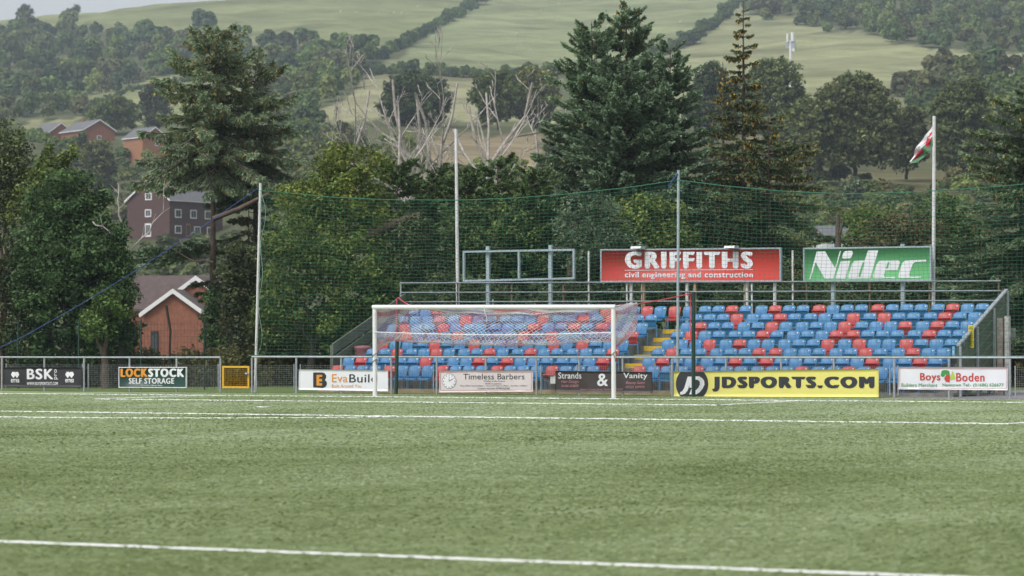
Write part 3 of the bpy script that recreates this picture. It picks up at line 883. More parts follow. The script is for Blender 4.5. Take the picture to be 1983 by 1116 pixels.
# --- seats
def seat_back():
    n, m = 8, 7
    V = []; F = []
    for side_ in (0, 1):
        for j in range(m+1):
            v = j/m
            half = 0.172 + 0.030*math.sin(math.pi*min(1, v*1.15)*0.5) - (0.030*max(0, (v-0.82)/0.18)**2.4)
            for i in range(n+1):
                u = i/n*2-1
                x = u*half
                z = 0.34 + 0.37*v - (0.03*abs(u)**6 if v > 0.9 else 0)
                y = 0.30 + 0.075*v - 0.045*(u*u) + 0.03*v*v + (0.014 if side_ else 0) - 0.02*math.sin(math.pi*v)
                V.append((x, y, z))
    k = (n+1)*(m+1)
    for j in range(m):
        for i in range(n):
            a = j*(n+1)+i
            F.append((a, a+1, a+n+2, a+n+1)); F.append((k+a, k+a+n+1, k+a+n+2, k+a+1))
    for i in range(n):
        F.append((i, k+i, k+i+1, i+1)); a = m*(n+1)+i; F.append((a, a+1, k+a+1, k+a))
    for j in range(m):
        a = j*(n+1); F.append((a, a+n+1, k+a+n+1, k+a)); a += n; F.append((a, k+a, k+a+n+1, a+n+1))
    return MB().add(V, F, True)
def seat_pan(tip):
    """open pan: slab with rolled front edge; tipped: the same slab hinged up by ~78 degrees"""
    prof = [(0.30, 0.332), (0.20, 0.318), (0.09, 0.322), (0.045, 0.325), (0.02, 0.312), (0.02, 0.275), (0.032, 0.272), (0.04, 0.298), (0.09, 0.302), (0.20, 0.296), (0.30, 0.31)]
    hy, hz = 0.275, 0.305
    P = []
    ang = math.radians(tip)
    for y, z in prof:
        dy, dz = y-hy, z-hz
        P.append((hy + dy*math.cos(ang) + dz*math.sin(ang), hz - dy*math.sin(ang) + dz*math.cos(ang)))
    V = []; F = []
    xs = [-0.188, -0.174, -0.09, 0, 0.09, 0.174, 0.188]
    n = len(P)
    for x in xs:
        e = 1.0 if abs(x) < 0.18 else 0.965
        dip = -0.012*(1-(x/0.2)**2) if tip < 5 else 0
        for y, z in P: V.append((x, hy+(y-hy)*e, z+dip*(1 if hy-0.28 < y < hy-0.02 else 0)))
    for i in range(len(xs)-1):
        for k in range(n):
            k2 = (k+1) % n
            F.append((i*n+k, (i+1)*n+k, (i+1)*n+k2, i*n+k2))
    mb = MB().add(V, F, False)
    mb.add(V[:n], [tuple(range(n))]); mb.add(V[-n:], [tuple(range(n-1, -1, -1))])
    return mb
def seat_frame():
    mb = MB()
    for s_ in (-1, 1):
        x = 0.205*s_
        mb.box((x-0.012, 0.255, 0.0), (x+0.012, 0.30, 0.40))
        mb.box((x-0.02, 0.12, 0.0), (x+0.02, 0.36, 0.012))
    mb.box((-0.193, 0.262, 0.285), (0.193, 0.292, 0.315))
    return mb
ME = {}
for c in ('blue', 'red'):
    m = M['seat_'+c]
    ME['back', c] = seat_back().mesh('backrest', m)
    ME['open', c] = seat_pan(0).mesh('seat_pan', m)
    ME['half', c] = seat_pan(38).mesh('seat_pan', m)
    ME['up', c] = seat_pan(73).mesh('seat_pan', m)
ME['frame'] = seat_frame().mesh('frame', M['seat_leg_blue'])
bd = MB()
bd.tube([(0.125, 0.325, 0.64), (0.125, 0.365, 0.64)], 0.024, 10)
ME['badge'] = bd.mesh('number_badge', M['white'])
RED = {8: [843, 972, 1040, 1178, 1262.6, 1318, 1405.8, 1488.7, 1599.7, 1713.5, 1858.7],
       7: [849, 900, 1050, 1131, 1183, 1433, 1517, 1658, 1717, 1834.5],
       6: [781, 855, 1031, 1110.6, 1166.6, 1499, 1361.8, 1641, 1758, 1818],
       5: [782.6, 884.5, 1010.6, 1066, 1224, 1342, 1480.6, 1624, 1655.8, 1804],
       4: [739, 837, 916, 1070, 1127.6, 1376.8, 1435, 1606.8, 1667, 1757],
       3: [761.6, 840, 944, 1024, 1184, 1302.6, 1472, 1503.5, 1678, 1769],
       2: [690, 816, 921, 976.5, 1162.6, 1283, 1423.7, 1484, 1688, 1781],
       1: [666, 746, 850, 955.5, 1063, 1238, 1355, 1553.5, 1640]}
OPENP = {1: 0.8, 2: 0.1, 3: 0.4, 4: 0.6, 5: 0.25, 6: 0.3, 7: 0.35, 8: 0.2}
ORD = ['zeroth', 'first', 'second', 'third', 'fourth', 'fifth', 'sixth', 'seventh', 'eighth', 'ninth', 'tenth', 'eleventh', 'twelfth',
       'thirteenth', 'fourteenth', 'fifteenth', 'sixteenth', 'seventeenth', 'eighteenth', 'nineteenth', 'twentieth',
       '21st', '22nd', '23rd', '24th', '25th', '26th', '27th', '28th']
ROWN = {1: 'front row', 2: 'second row', 3: 'third row', 4: 'fourth row', 5: 'fifth row', 6: 'sixth row', 7: 'row below the top', 8: 'top row'}
def proj_px(P):
    d = np.array(P)-CAM; z = d@FW
    return 991.5+FPX*(d@RT)/z, 558-FPX*(d@UP)/z
PITCH_S = 0.462
def run(x, n, sgn):                          # seats are bolted on in fours
    r = []
    for k in range(n):
        r.append(x); x += sgn*(0.514 if k % 4 == 3 else 0.445)
    return r
XS = sorted(run(0.04, 20, -1)) + [0.52, 1.0] + run(1.53, 20, 1)
nseat = 0
for row in range(1, 9):
    y = row_y(row-1); z = row_z(row-1)
    xs = []
    for x in XS:
        if x > SX1-0.15: continue
        if row < 8 and 0.3 < x < 1.3: continue
        if row in (3, 4) and x < SX0+0.65: continue
        xs.append(x)
    reds = set()
    for rp in RED[row]:
        reds.add(int(np.argmin([abs(proj_px((x, y+0.33, z+0.6))[0]-rp) for x in xs])))
    left = [i for i, x in enumerate(xs) if x < (AX0+AX1)/2 - (0.5 if row == 8 else 0)]
    right = [i for i, x in enumerate(xs) if x > (AX0+AX1)/2 + (0.5 if row == 8 else 0)]
    for i, x in enumerate(xs):
        c = 'red' if i in reds else 'blue'
        st = 'open' if random.random() < OPENP[row] else ('half' if random.random() < 0.16 else 'up')
        if row == 8 and i not in left and i not in right: st = 'open'
        desc = {'open': 'pan down', 'half': 'half raised pan', 'up': 'raised pan'}[st]
        if i in left: pos = f'{ORD[len(left)-left.index(i)]} left of the steps'
        elif i in right: pos = f'{ORD[right.index(i)+1]} right of the steps'
        else: pos = ['left one', 'middle one', 'right one', 'far right one'][min(3, i-len(left))] + ' above the steps'
        o = empty('stadium_seat', (x, y, z), f'{c} seat with {desc}, {ROWN[row]}, {pos}', 'seat', 'seats in rows on the stand')
        link('backrest', ME['back', c], o)
        link('seat_pan', ME[st, c], o)
        link('frame', ME['frame'], o)
        link('number_badge', ME['badge'], o)
        nseat += 1
print('SEATS', nseat)
# barrel bin at the left end of the third row
p = np.array([SX0+0.25, row_y(3)+0.2, row_z(3)])
o = empty('bin', p, 'faded pink plastic tub at the left end of the seat rows', 'tub')
mb = MB()
rr = [(0, 0.17), (0.02, 0.2), (0.2, 0.245), (0.4, 0.26), (0.42, 0.275), (0.47, 0.275), (0.5, 0.25), (0.515, 0.12), (0.52, 0.01)]
mb.tube([(p[0], p[1], p[2]+z*1.05) for z, r in rr], [r for z, r in rr], 20)
mb.build('body', M['pink'], o)
# a white board leaning on the red front row seat
pp = at_y(1075, 736, Y0+0.1)
o = tag(link('sheet', MB().box((-0.16, 0, -0.11), (0.2, 0.02, 0.13)).mesh('sheet', M['white']), None, pp), 'white sheet lying on a red front row seat', 'sheet')

# ------------------------------------------------------------------ back rail behind the top row
YB = row_y(7)+0.72
bx0, bx1 = at_y(776, 560, YB)[0], at_y(1938, 560, YB)[0]
br = empty('guard_rail', ((bx0+bx1)/2, YB, 0), 'three bar steel guard rail behind the top row of seats', 'railing')
for ya, yb2 in ((548.5, 544.5), (567, 563.5), (585, 582.5)):
    MB().tube([at_y(776, ya, YB), at_y(1938, yb2, YB)], 0.024, 8).build('rail', M['rail'], br)
for px, top, m in ((776, 546, 'galv'), (886, 547, 'rusty'), (955, 580, 'galv'), (991, 550, 'rusty'), (1091, 550, 'rusty'), (1140, 487, 'pole_white'), (1214, 549, 'pole_white'), (1243, 549, 'timber'), (1331, 549, 'pole_white'), (1346, 549, 'timber'),
                   (1442, 549, 'timber'), (1456, 549, 'pole_white'), (1535, 485, 'pole_white'), (1562, 547, 'rusty'), (1684, 547, 'rusty'), (1800, 547, 'rusty'), (1934, 540, 'rusty')):
    q = at_y(px, top, YB+0.06)
    MB().tube([(q[0], YB+0.06, 0), (q[0], YB+0.06, q[2])], 0.03, 8).build('post', M[m], br)

# ------------------------------------------------------------------ boards above the stand
YS = YB+0.5
b = Board('advert_board', 'large red engineering firm board with white lettering', 'sign', 1165.5, 1510, (485.5, 544), (482.5, 543), YS, flat('board_red', (0.56, 0.05, 0.04), 0.45, 0.04, 0.8), 0, 0.06, (0.045, 0.1, M['bluegrey']))
b.text('GRIFFITHS', 1211.5, 487.5, 1460, 520.5, W_, 0.085)
b.poly([(1211.5, 523.2), (1460, 521.8), (1460, 522.8), (1211.5, 524.2)], W_)
b.text('civil engineering and construction', 1211.5, 526.5, 1460, 541, W_, 0.035)
for px in (1222, 1246, 1330, 1345, 1446, 1500):
    q = at_y(px, 560, YS+0.14)
    b_top = at_y(px, 500, YS)[2]
    MB().box((q[0]-0.04, YS+0.12, -0.05), (q[0]+0.04, YS+0.2, b_top)).build('post', M['timber'] if px in (1246, 1345) else M['pole_white'], b.o)
b.done()
for px, py, lb in ((1237, 480, 'left floodlight lamp on top of the red board'), (1418, 479, 'right floodlight lamp on top of the red board')):
    q = at_y(px, py, YS-0.15)
    o = empty('flood_lamp', q, lb, 'lamp', 'lamps over the red board')
    MB().poly_extrude([(q[0]-0.17, YS-0.4, q[2]-0.03), (q[0]-0.17, YS-0.05, q[2]-0.06), (q[0]-0.17, YS-0.02, q[2]+0.05), (q[0]-0.17, YS-0.35, q[2]+0.04)], (0.34, 0, 0)).build('housing', M['alum'], o)
    MB().tube([(q[0], YS-0.1, q[2]-0.05), (q[0], YS+0.02, q[2]-0.14)], 0.02, 6).build('bracket', M['galv'], o)
gm = flat('board_green', (0.125, 0.41, 0.165), 0.45, 0.04, 0.8)
b = Board('advert_board', 'green board with a large white italic company name', 'sign', 1558.5, 1801, (483, 544), (479.5, 541.5), YS, gm, 0, 0.06, (0.045, 0.1, M['bluegrey']))
def zz(pts): return [(1540+x/5.875, 430+y/5.875) for x, y in pts]
Z_ = lambda pts, lift=0.007: b.poly(zz(pts), W_, lift, 'lettering')
Z_([(162, 653), (246, 338), (345, 335), (460, 525), (515, 332), (528, 332), (440, 648), (342, 648), (234, 458), (176, 653)])
Z_([(540, 400), (556, 350), (575, 332), (650, 328), (664, 340), (662, 360), (648, 402), (630, 415), (555, 418), (540, 412)])
Z_([(464, 648), (525, 448), (635, 442), (580, 648)])
Z_([(612, 625), (655, 475), (680, 445), (800, 438), (836, 326), (953, 324), (862, 642), (745, 643), (628, 646), (614, 640)])
Z_([(895, 620), (935, 480), (965, 442), (1175, 436), (1198, 450), (1195, 475), (1170, 548), (1035, 550), (1016, 605), (1025, 628), (1148, 624), (1142, 641), (915, 643), (897, 635)])
b.poly(zz([(732, 622), (730, 605), (772, 472), (785, 459), (797, 462), (795, 475), (752, 618), (745, 626)]), gm, 0.012, 'lettering_gap')
b.poly(zz([(1040, 530), (1058, 466), (1068, 455), (1080, 460), (1078, 475), (1062, 530)]), gm, 0.012, 'lettering_gap')
Z_([(1180, 615), (1220, 475), (1250, 442), (1300, 436), (1493, 430), (1490, 450), (1370, 455), (1340, 480), (1302, 600), (1310, 622), (1434, 620), (1430, 637), (1205, 640), (1182, 632)])
for px in (1613, 1748):
    q = at_y(px, 580, YS+0.14)
    zt_ = at_y(px, 473, YS+0.14)[2]
    MB().box((q[0]-0.055, YS+0.12, -0.05), (q[0]+0.055, YS+0.22, zt_)).build('post', M['bluegrey'], b.o)
b.done()
# empty board frame
p0 = at_y(897, 546, YS); p1 = at_y(1113, 541, YS); zt0 = at_y(897, 486, YS)[2]; zt1 = at_y(1113, 482, YS)[2]
fr = empty('sign_frame', ((p0[0]+p1[0])/2, YS, p0[2]), 'empty blue grey sign frame on two posts', 'frame')
mb = MB(); w = 0.06
def fbar(pts): mb.poly_extrude([(x, YS-0.03, z) for x, z in pts], (0, 0.08, 0))
fbar([(p0[0], p0[2]), (p1[0], p1[2]), (p1[0], p1[2]+w), (p0[0], p0[2]+w)])
fbar([(p0[0], zt0-w), (p1[0], zt1-w), (p1[0], zt1), (p0[0], zt0)])
fbar([(p0[0], p0[2]+w), (p0[0]+w, p0[2]+w), (p0[0]+w, zt0-w), (p0[0], zt0-w)])
fbar([(p1[0]-w, p1[2]+w), (p1[0], p1[2]+w), (p1[0], zt1-w), (p1[0]-w, zt1-w)])
xm = at_y(1005, 520, YS)[0]
fbar([(xm-w/2, p0[2]+w), (xm+w/2, p0[2]+w), (xm+w/2, zt0-w), (xm-w/2, zt0-w)])
mb.build('frame', M['bluegrey'], fr)
for px in (945, 1066):
    q = at_y(px, 560, YS+0.1); zt_ = at_y(px, 477 if px < 1000 else 475, YS+0.1)[2]
    MB().box((q[0]-0.055, YS+0.06, -0.05), (q[0]+0.055, YS+0.16, zt_)).build('post', M['bluegrey'], fr)

# ------------------------------------------------------------------ flag poles
YP = YB+0.9
q = at_y(888, 600, YP); q[2] = 0; tpq = at_y(883, 250, YP)
post_thing('flagpole', 'bare white flagpole standing behind the left of the stand', 'flagpole', q, tpq, 0.062, M['pole_white'], r2=0.05)
q = at_y(1806, 600, YP); q[2] = 0; tpq = at_y(1809, 225, YP)
post_thing('flagpole', 'white flagpole carrying the drooping flag', 'flagpole', q, tpq, 0.055, M['pole_white'], r2=0.05)
# flag: hoist down the pole, fly drooping to the left
def flag_pt(u, v, lift=0.0):
    """u 0..1 hoist to fly, v 0 top .. 1 bottom"""
    top = [(1807, 241), (1797, 256), (1787, 270), (1776, 285), (1768, 299), (1762, 312)]
    bot = [(1807, 289), (1802, 291), (1794, 296), (1788, 305), (1777, 314), (1765, 318)]
    a = u*5; i = min(4, int(a)); f = a-i
    t_ = [top[i][k]*(1-f)+top[i+1][k]*f for k in (0, 1)]; b_ = [bot[i][k]*(1-f)+bot[i+1][k]*f for k in (0, 1)]
    x = t_[0]*(1-v)+b_[0]*v; y = t_[1]*(1-v)+b_[1]*v
    p = at_y(x, y, YP-0.02)
    p[1] += 0.10*math.sin(u*9+v*2.5)*u + 0.04*math.sin(u*17+v*6) - lift
    return p
fbase = flag_pt(0, 0.5)
fl = empty('flag', fbase, 'white and green flag with a red dragon drooping from its pole', 'flag')
def flag_sheet(v0, v1, m, name):
    n, k = 24, 6
    V = [flag_pt(i/n, v0+(v1-v0)*j/k)-fbase for i in range(n+1) for j in range(k+1)]
    F = [(i*(k+1)+j, i*(k+1)+j+1, (i+1)*(k+1)+j+1, (i+1)*(k+1)+j) for i in range(n) for j in range(k)]
    link(name, MB().add(V, F, True).mesh(name, m), fl)
flag_sheet(0, 0.46, flat('flag_white', (0.74, 0.72, 0.76), 0.8), 'white_half')
flag_sheet(0.46, 1, flat('flag_green', (0.10, 0.24, 0.13), 0.8), 'green_half')
from mathutils.geometry import tessellate_polygon
def flag_poly(pts):
    tri = tessellate_polygon([[Vector((a, c, 0)) for a, c in pts]])
    pts = [(a, 0.48+(c-0.48)*0.72) for a, c in pts]
    return [flag_pt(a, c, 0.015)-fbase for a, c in pts], [tuple(t_) for t_ in tri]
dm = MB()
for pts in ([(0.12, 0.22), (0.22, 0.12), (0.30, 0.30), (0.42, 0.30), (0.55, 0.08), (0.60, 0.30), (0.74, 0.38), (0.88, 0.30), (0.94, 0.46), (0.84, 0.56), (0.78, 0.66), (0.70, 0.60), (0.60, 0.66), (0.56, 0.84), (0.46, 0.86), (0.48, 0.68), (0.34, 0.66), (0.28, 0.86), (0.18, 0.84), (0.22, 0.62), (0.08, 0.60), (0.06, 0.48), (0.18, 0.44)],
            [(0.04, 0.14), (0.14, 0.08), (0.16, 0.24), (0.08, 0.30)]):
    dm.add(*flag_poly(pts))
link('dragon_emblem', dm.mesh('dragon_emblem', flat('flag_red', (0.55, 0.03, 0.05), 0.8)), fl)

# ------------------------------------------------------------------ tall green ball-stop net
YN_ = FY+0.35
topline = [(500, 369), (560, 374), (640, 382), (740, 387), (880, 388), (980, 385), (1100, 376), (1220, 363), (1314, 349), (1400, 360), (1520, 371), (1640, 376), (1760, 373), (1900, 364), (1983, 357), (2080, 345)]
tx = [at_y(a, c, YN_) for a, c in topline]
TXx = np.array([p[0] for p in tx]); TXz = np.array([p[2] for p in tx])
NX0, NX1 = TXx[0], TXx[-1]
cell = 0.14
nx = int((NX1-NX0)/cell); nz = 46
u = np.linspace(0, 1, nx+1); v = np.linspace(0, 1, nz+1)
UU, VV = np.meshgrid(u, v, indexing='ij')
Xg = NX0 + (NX1-NX0)*UU
Zt = np.interp(Xg, TXx, TXz)
Zg = 1.09 + (Zt-1.09)*VV
hump = np.sin(np.pi*VV)
edge = np.exp(-(Xg-NX0)/0.7)
Xg = Xg - (0.16*(1-VV))*np.exp(-(Xg-NX0)/3) + edge*hump*0.22
Xg += 0.05*hump*np.sin(Zg*1.9+Xg*0.8) + 0.03*hump*np.sin(Xg*2.1)
Zg += 0.02*np.sin(Xg*3.3+Zg)*hump + 0.03*np.sin(Xg*0.9)*hump
Yg = YN_ + 0.10*hump*np.sin(Xg*0.7) + 0.06*np.sin(Xg*1.7+Zg*1.1)*hump
P = np.stack([Xg, Yg, Zg], -1).reshape(-1, 3)
ids = np.arange(len(P)).reshape(nx+1, nz+1)
E = np.concatenate([np.stack([ids[:-1].ravel(), ids[1:].ravel()], 1), np.stack([ids[:, :-1].ravel(), ids[:, 1:].ravel()], 1)])
base = np.array([(NX0+NX1)/2, YN_, 1.09])
a, f, _ = strands(P, E, 0.0035, None)
ns = empty('ball_stop_net', base, 'tall green ball stop net hung above the spectator rail', 'net')
link('netting', mesh_np('netting', a-base, f, M['netgreen']), ns)
mb = MB()
mb.tube([P[ids[i, nz]] for i in range(0, nx+1, 2)], 0.013, 5)
mb.tube([P[ids[i, 0]]+np.array([0, -0.3, 0.02+0.008*math.sin(i)]) for i in range(0, nx+1, 2)], 0.014, 5)
mb.build('border_rope', M['netgreen'], ns)
MB().tube([P[ids[1, j]]+np.array([0.09*math.sin(j*0.35), -0.03, 0]) for j in range(0, nz+1, 2)], 0.007, 4).build('loose_cord', mat('pale_green_cord', (0.25, 0.42, 0.33), 0.8), ns)
q = at_y(494, 762, YN_+0.03); q[2] = -0.03
tq = at_y(504.5, 355, YN_+0.03)
post_thing('net_post', 'tall grey post holding the left end of the green net', 'post', q, tq, 0.042, M['pole_white'])
q2 = at_y(1312, 768, YN_+0.03); q2[2] = -0.03
tq2 = at_y(1314, 330, YN_+0.03)
post_thing('net_post', 'tall grey post rising in front of the red board', 'post', q2, tq2, 0.04, M['bluegrey'])
gl = at_y(-60, 702, FY+0.2)
rope('guy_rope', 'long blue guy rope slanting from the left net post', [tq+[0, 0, -0.1]] + [tq*(1-s_)+gl*s_+[0, 0, -0.1-0.25*math.sin(math.pi*s_)] for s_ in (0.2, 0.4, 0.6, 0.8)] + [gl], 0.010, M['ropeblue'])
rope('tie', 'short blue cord tying the net to the middle post', [tq2+[0, -0.06, -0.1], tq2+[-0.15, -0.06, -0.28], tq2+[-0.27, -0.06, -0.42], tq2+[-0.25, -0.06, -0.55]], 0.018, M['ropeblue'])

# dark weld mesh boundary fence behind the left rail
def mesh_fence(label, x0, x1, Y, h):
    o = empty('mesh_fence', ((x0+x1)/2, Y, 0), label, 'fence')
    mb = MB()
    for x in np.arange(x0, x1, 0.13): mb.tube([(x, Y, 0), (x, Y, h)], 0.004, 3, False)
    for z in np.arange(0.1, h+0.01, 0.2): mb.tube([(x0, Y, z), (x1, Y, z)], 0.004, 3, False)
    mb.build('mesh_panel', M['darkgreen'], o)
    for x in np.arange(x0, x1, 2.5):
        MB().box((x-0.02, Y+0.01, 0), (x+0.02, Y+0.05, h+0.05)).build('post', M['darkgreen'], o)
mesh_fence('dark green weld mesh fence in front of the ivy trees', at_y(-80, 700, 7.5)[0], at_y(500, 700, 7.5)[0], 7.5, 2.2)

# weathered gate posts right of the stand
for (pxa, pya, wpx, lb, m) in ((1938, 616, 0.16, 'thick weathered timber post right of the stand', 'timber'), (1951, 612, 0.12, 'slim peeling white post right of the stand', 'pole_white')):
    Yq = 8.5
    q = at_y(pxa, pya, Yq)
    o = tag(link('timber_post', MB().box((-wpx/2, -0.08, 0), (wpx/2, 0.08, q[2])).mesh('timber_post', mat('post_'+m, (0.30, 0.25, 0.22) if m == 'timber' else (0.5, 0.5, 0.48), 0.9, 0.6, 5)), None, (q[0], Yq, 0)), lb, 'post')

# ------------------------------------------------------------------ foliage builders (numpy)
FOL = np.array([1.92, 2.02, 1.62])
def rnd(n, lo=0.0, hi=1.0): return RNG.uniform(lo, hi, n)
def unit(v): return v/(np.linalg.norm(v, axis=-1, keepdims=True)+1e-9)
def cards(C, Uv, Vv):
    """diamond leaves: centre, half length vector, half width vector"""
    n = len(C)
    V = np.stack([C-Uv, C+Vv-Uv*0.1, C+Uv, C-Vv-Uv*0.1], 1).reshape(-1, 3)
    F = np.arange(n*4).reshape(n, 4)
    return V, F
def leafy(clumps_c, clumps_r, per, size, cols, cvar=0.25, droop=0.0, aspect=0.55):
    """leaf clumps -> (V,F,T); clumps_c (K,3), clumps_r (K,), cols (K,3)"""
    K = len(clumps_c)
    k = np.repeat(np.arange(K), per)
    n = len(k)
    d = unit(RNG.normal(size=(n, 3)))
    r = clumps_r[k]*(0.35+0.75*rnd(n)**0.6)
    off = d*r[:, None]; off[:, 2] *= 0.72
    C = clumps_c[k]+off
    nrm = unit(d*0.7+np.array([0, 0, 0.55])+RNG.normal(size=(n, 3))*0.55)
    a = unit(np.cross(nrm, RNG.normal(size=(n, 3))))
    a[:, 2] -= droop; a = unit(a)
    b = unit(np.cross(nrm, a))
    s = size*(0.6+0.8*rnd(n))
    V, F = cards(C, a*s[:, None], b*(s*aspect)[:, None])
    T = FOL*cols[k]*(1+cvar*(rnd(n)-0.5))[:, None]
    return V, F, np.repeat(T, 4, 0)
def clumps_on(blobs, spacing, rng_in=(0.72, 1.05), inner=0.35):
    """clump centres over a set of ellipsoids ((x,y,z),(rx,ry,rz))"""
    Cs = []; Rs = []
    for c, r in blobs:
        c = np.array(c, float); r = np.array(r, float)
        area = 4*math.pi*((r[0]*r[1])**1.6+(r[0]*r[2])**1.6+(r[1]*r[2])**1.6)**(1/1.6)/3**(1/1.6)
        n = max(6, int(area/spacing**2))
        d = unit(RNG.normal(size=(n, 3))); d[:, 2] = np.where(d[:, 2] < -0.75, -d[:, 2], d[:, 2])
        rad = rng_in[0]+(rng_in[1]-rng_in[0])*rnd(n)
        ins = rnd(n) < inner
        rad[ins] *= 0.4+0.4*rnd(ins.sum())
        Cs.append(c+d*r*rad[:, None]); Rs.append(spacing*(0.45+0.4*rnd(n)))
    return np.concatenate(Cs), np.concatenate(Rs)
def pal_cols(n, a, b):
    t_ = rnd(n)[:, None]; return np.array(a)*(1-t_)+np.array(b)*t_
def limb_mesh(mb, p, q, r0, r1, wob=0.15, n=6, seg=6):
    p = np.array(p, float); q = np.array(q, float); L = np.linalg.norm(q-p)
    pts = [p+(q-p)*i/seg+RNG.normal(size=3)*wob*L*0.12*(0 < i < seg) for i in range(seg+1)]
    mb.tube(pts, [r0+(r1-r0)*i/seg for i in range(seg+1)], n); return pts

def broadleaf(name, label, cat, base, blobs, ca, cb, spacing=0.55, per=54, leaf=0.10, trunk_r=0.18, group=None, bark='bark', trunk=True, extra=None, inner=0.35, parts=('crown', 'trunk')):
    """a thing with a trunk (and limbs to each lobe) and a crown of leaf clumps"""
    base = np.array(base, float)
    o = empty(name, base, label, cat, group)
    C, R = clumps_on(blobs, spacing, inner=inner)
    keep = C[:, 2] > base[2]+0.05
    C = C[keep]; R = R[keep]
    if extra is not None: C = np.concatenate([C, extra[0]]); R = np.concatenate([R, extra[1]])
    V, F, T = leafy(C, R, per, leaf, pal_cols(len(C), ca, cb)*(0.6+0.8*rnd(len(C)))[:, None])
    link(parts[0], mesh_np(parts[0], V-base, F, M['leaf'], T), o)
    if trunk:
        mb = MB()
        top = np.mean([np.array(c) for c, r in blobs], 0)
        fork = base*0.55+top*0.45; fork[:2] = base[:2]*0.8+top[:2]*0.2
        limb_mesh(mb, base-[0, 0, 0.2], fork, trunk_r, trunk_r*0.7, 0.12, 8)
        for c, r in blobs: limb_mesh(mb, fork, np.array(c)+[0, 0, 0.2*r[2]], trunk_r*0.55, trunk_r*0.12, 0.35, 5)
        mb.build(parts[1], M[bark], o)
    return o

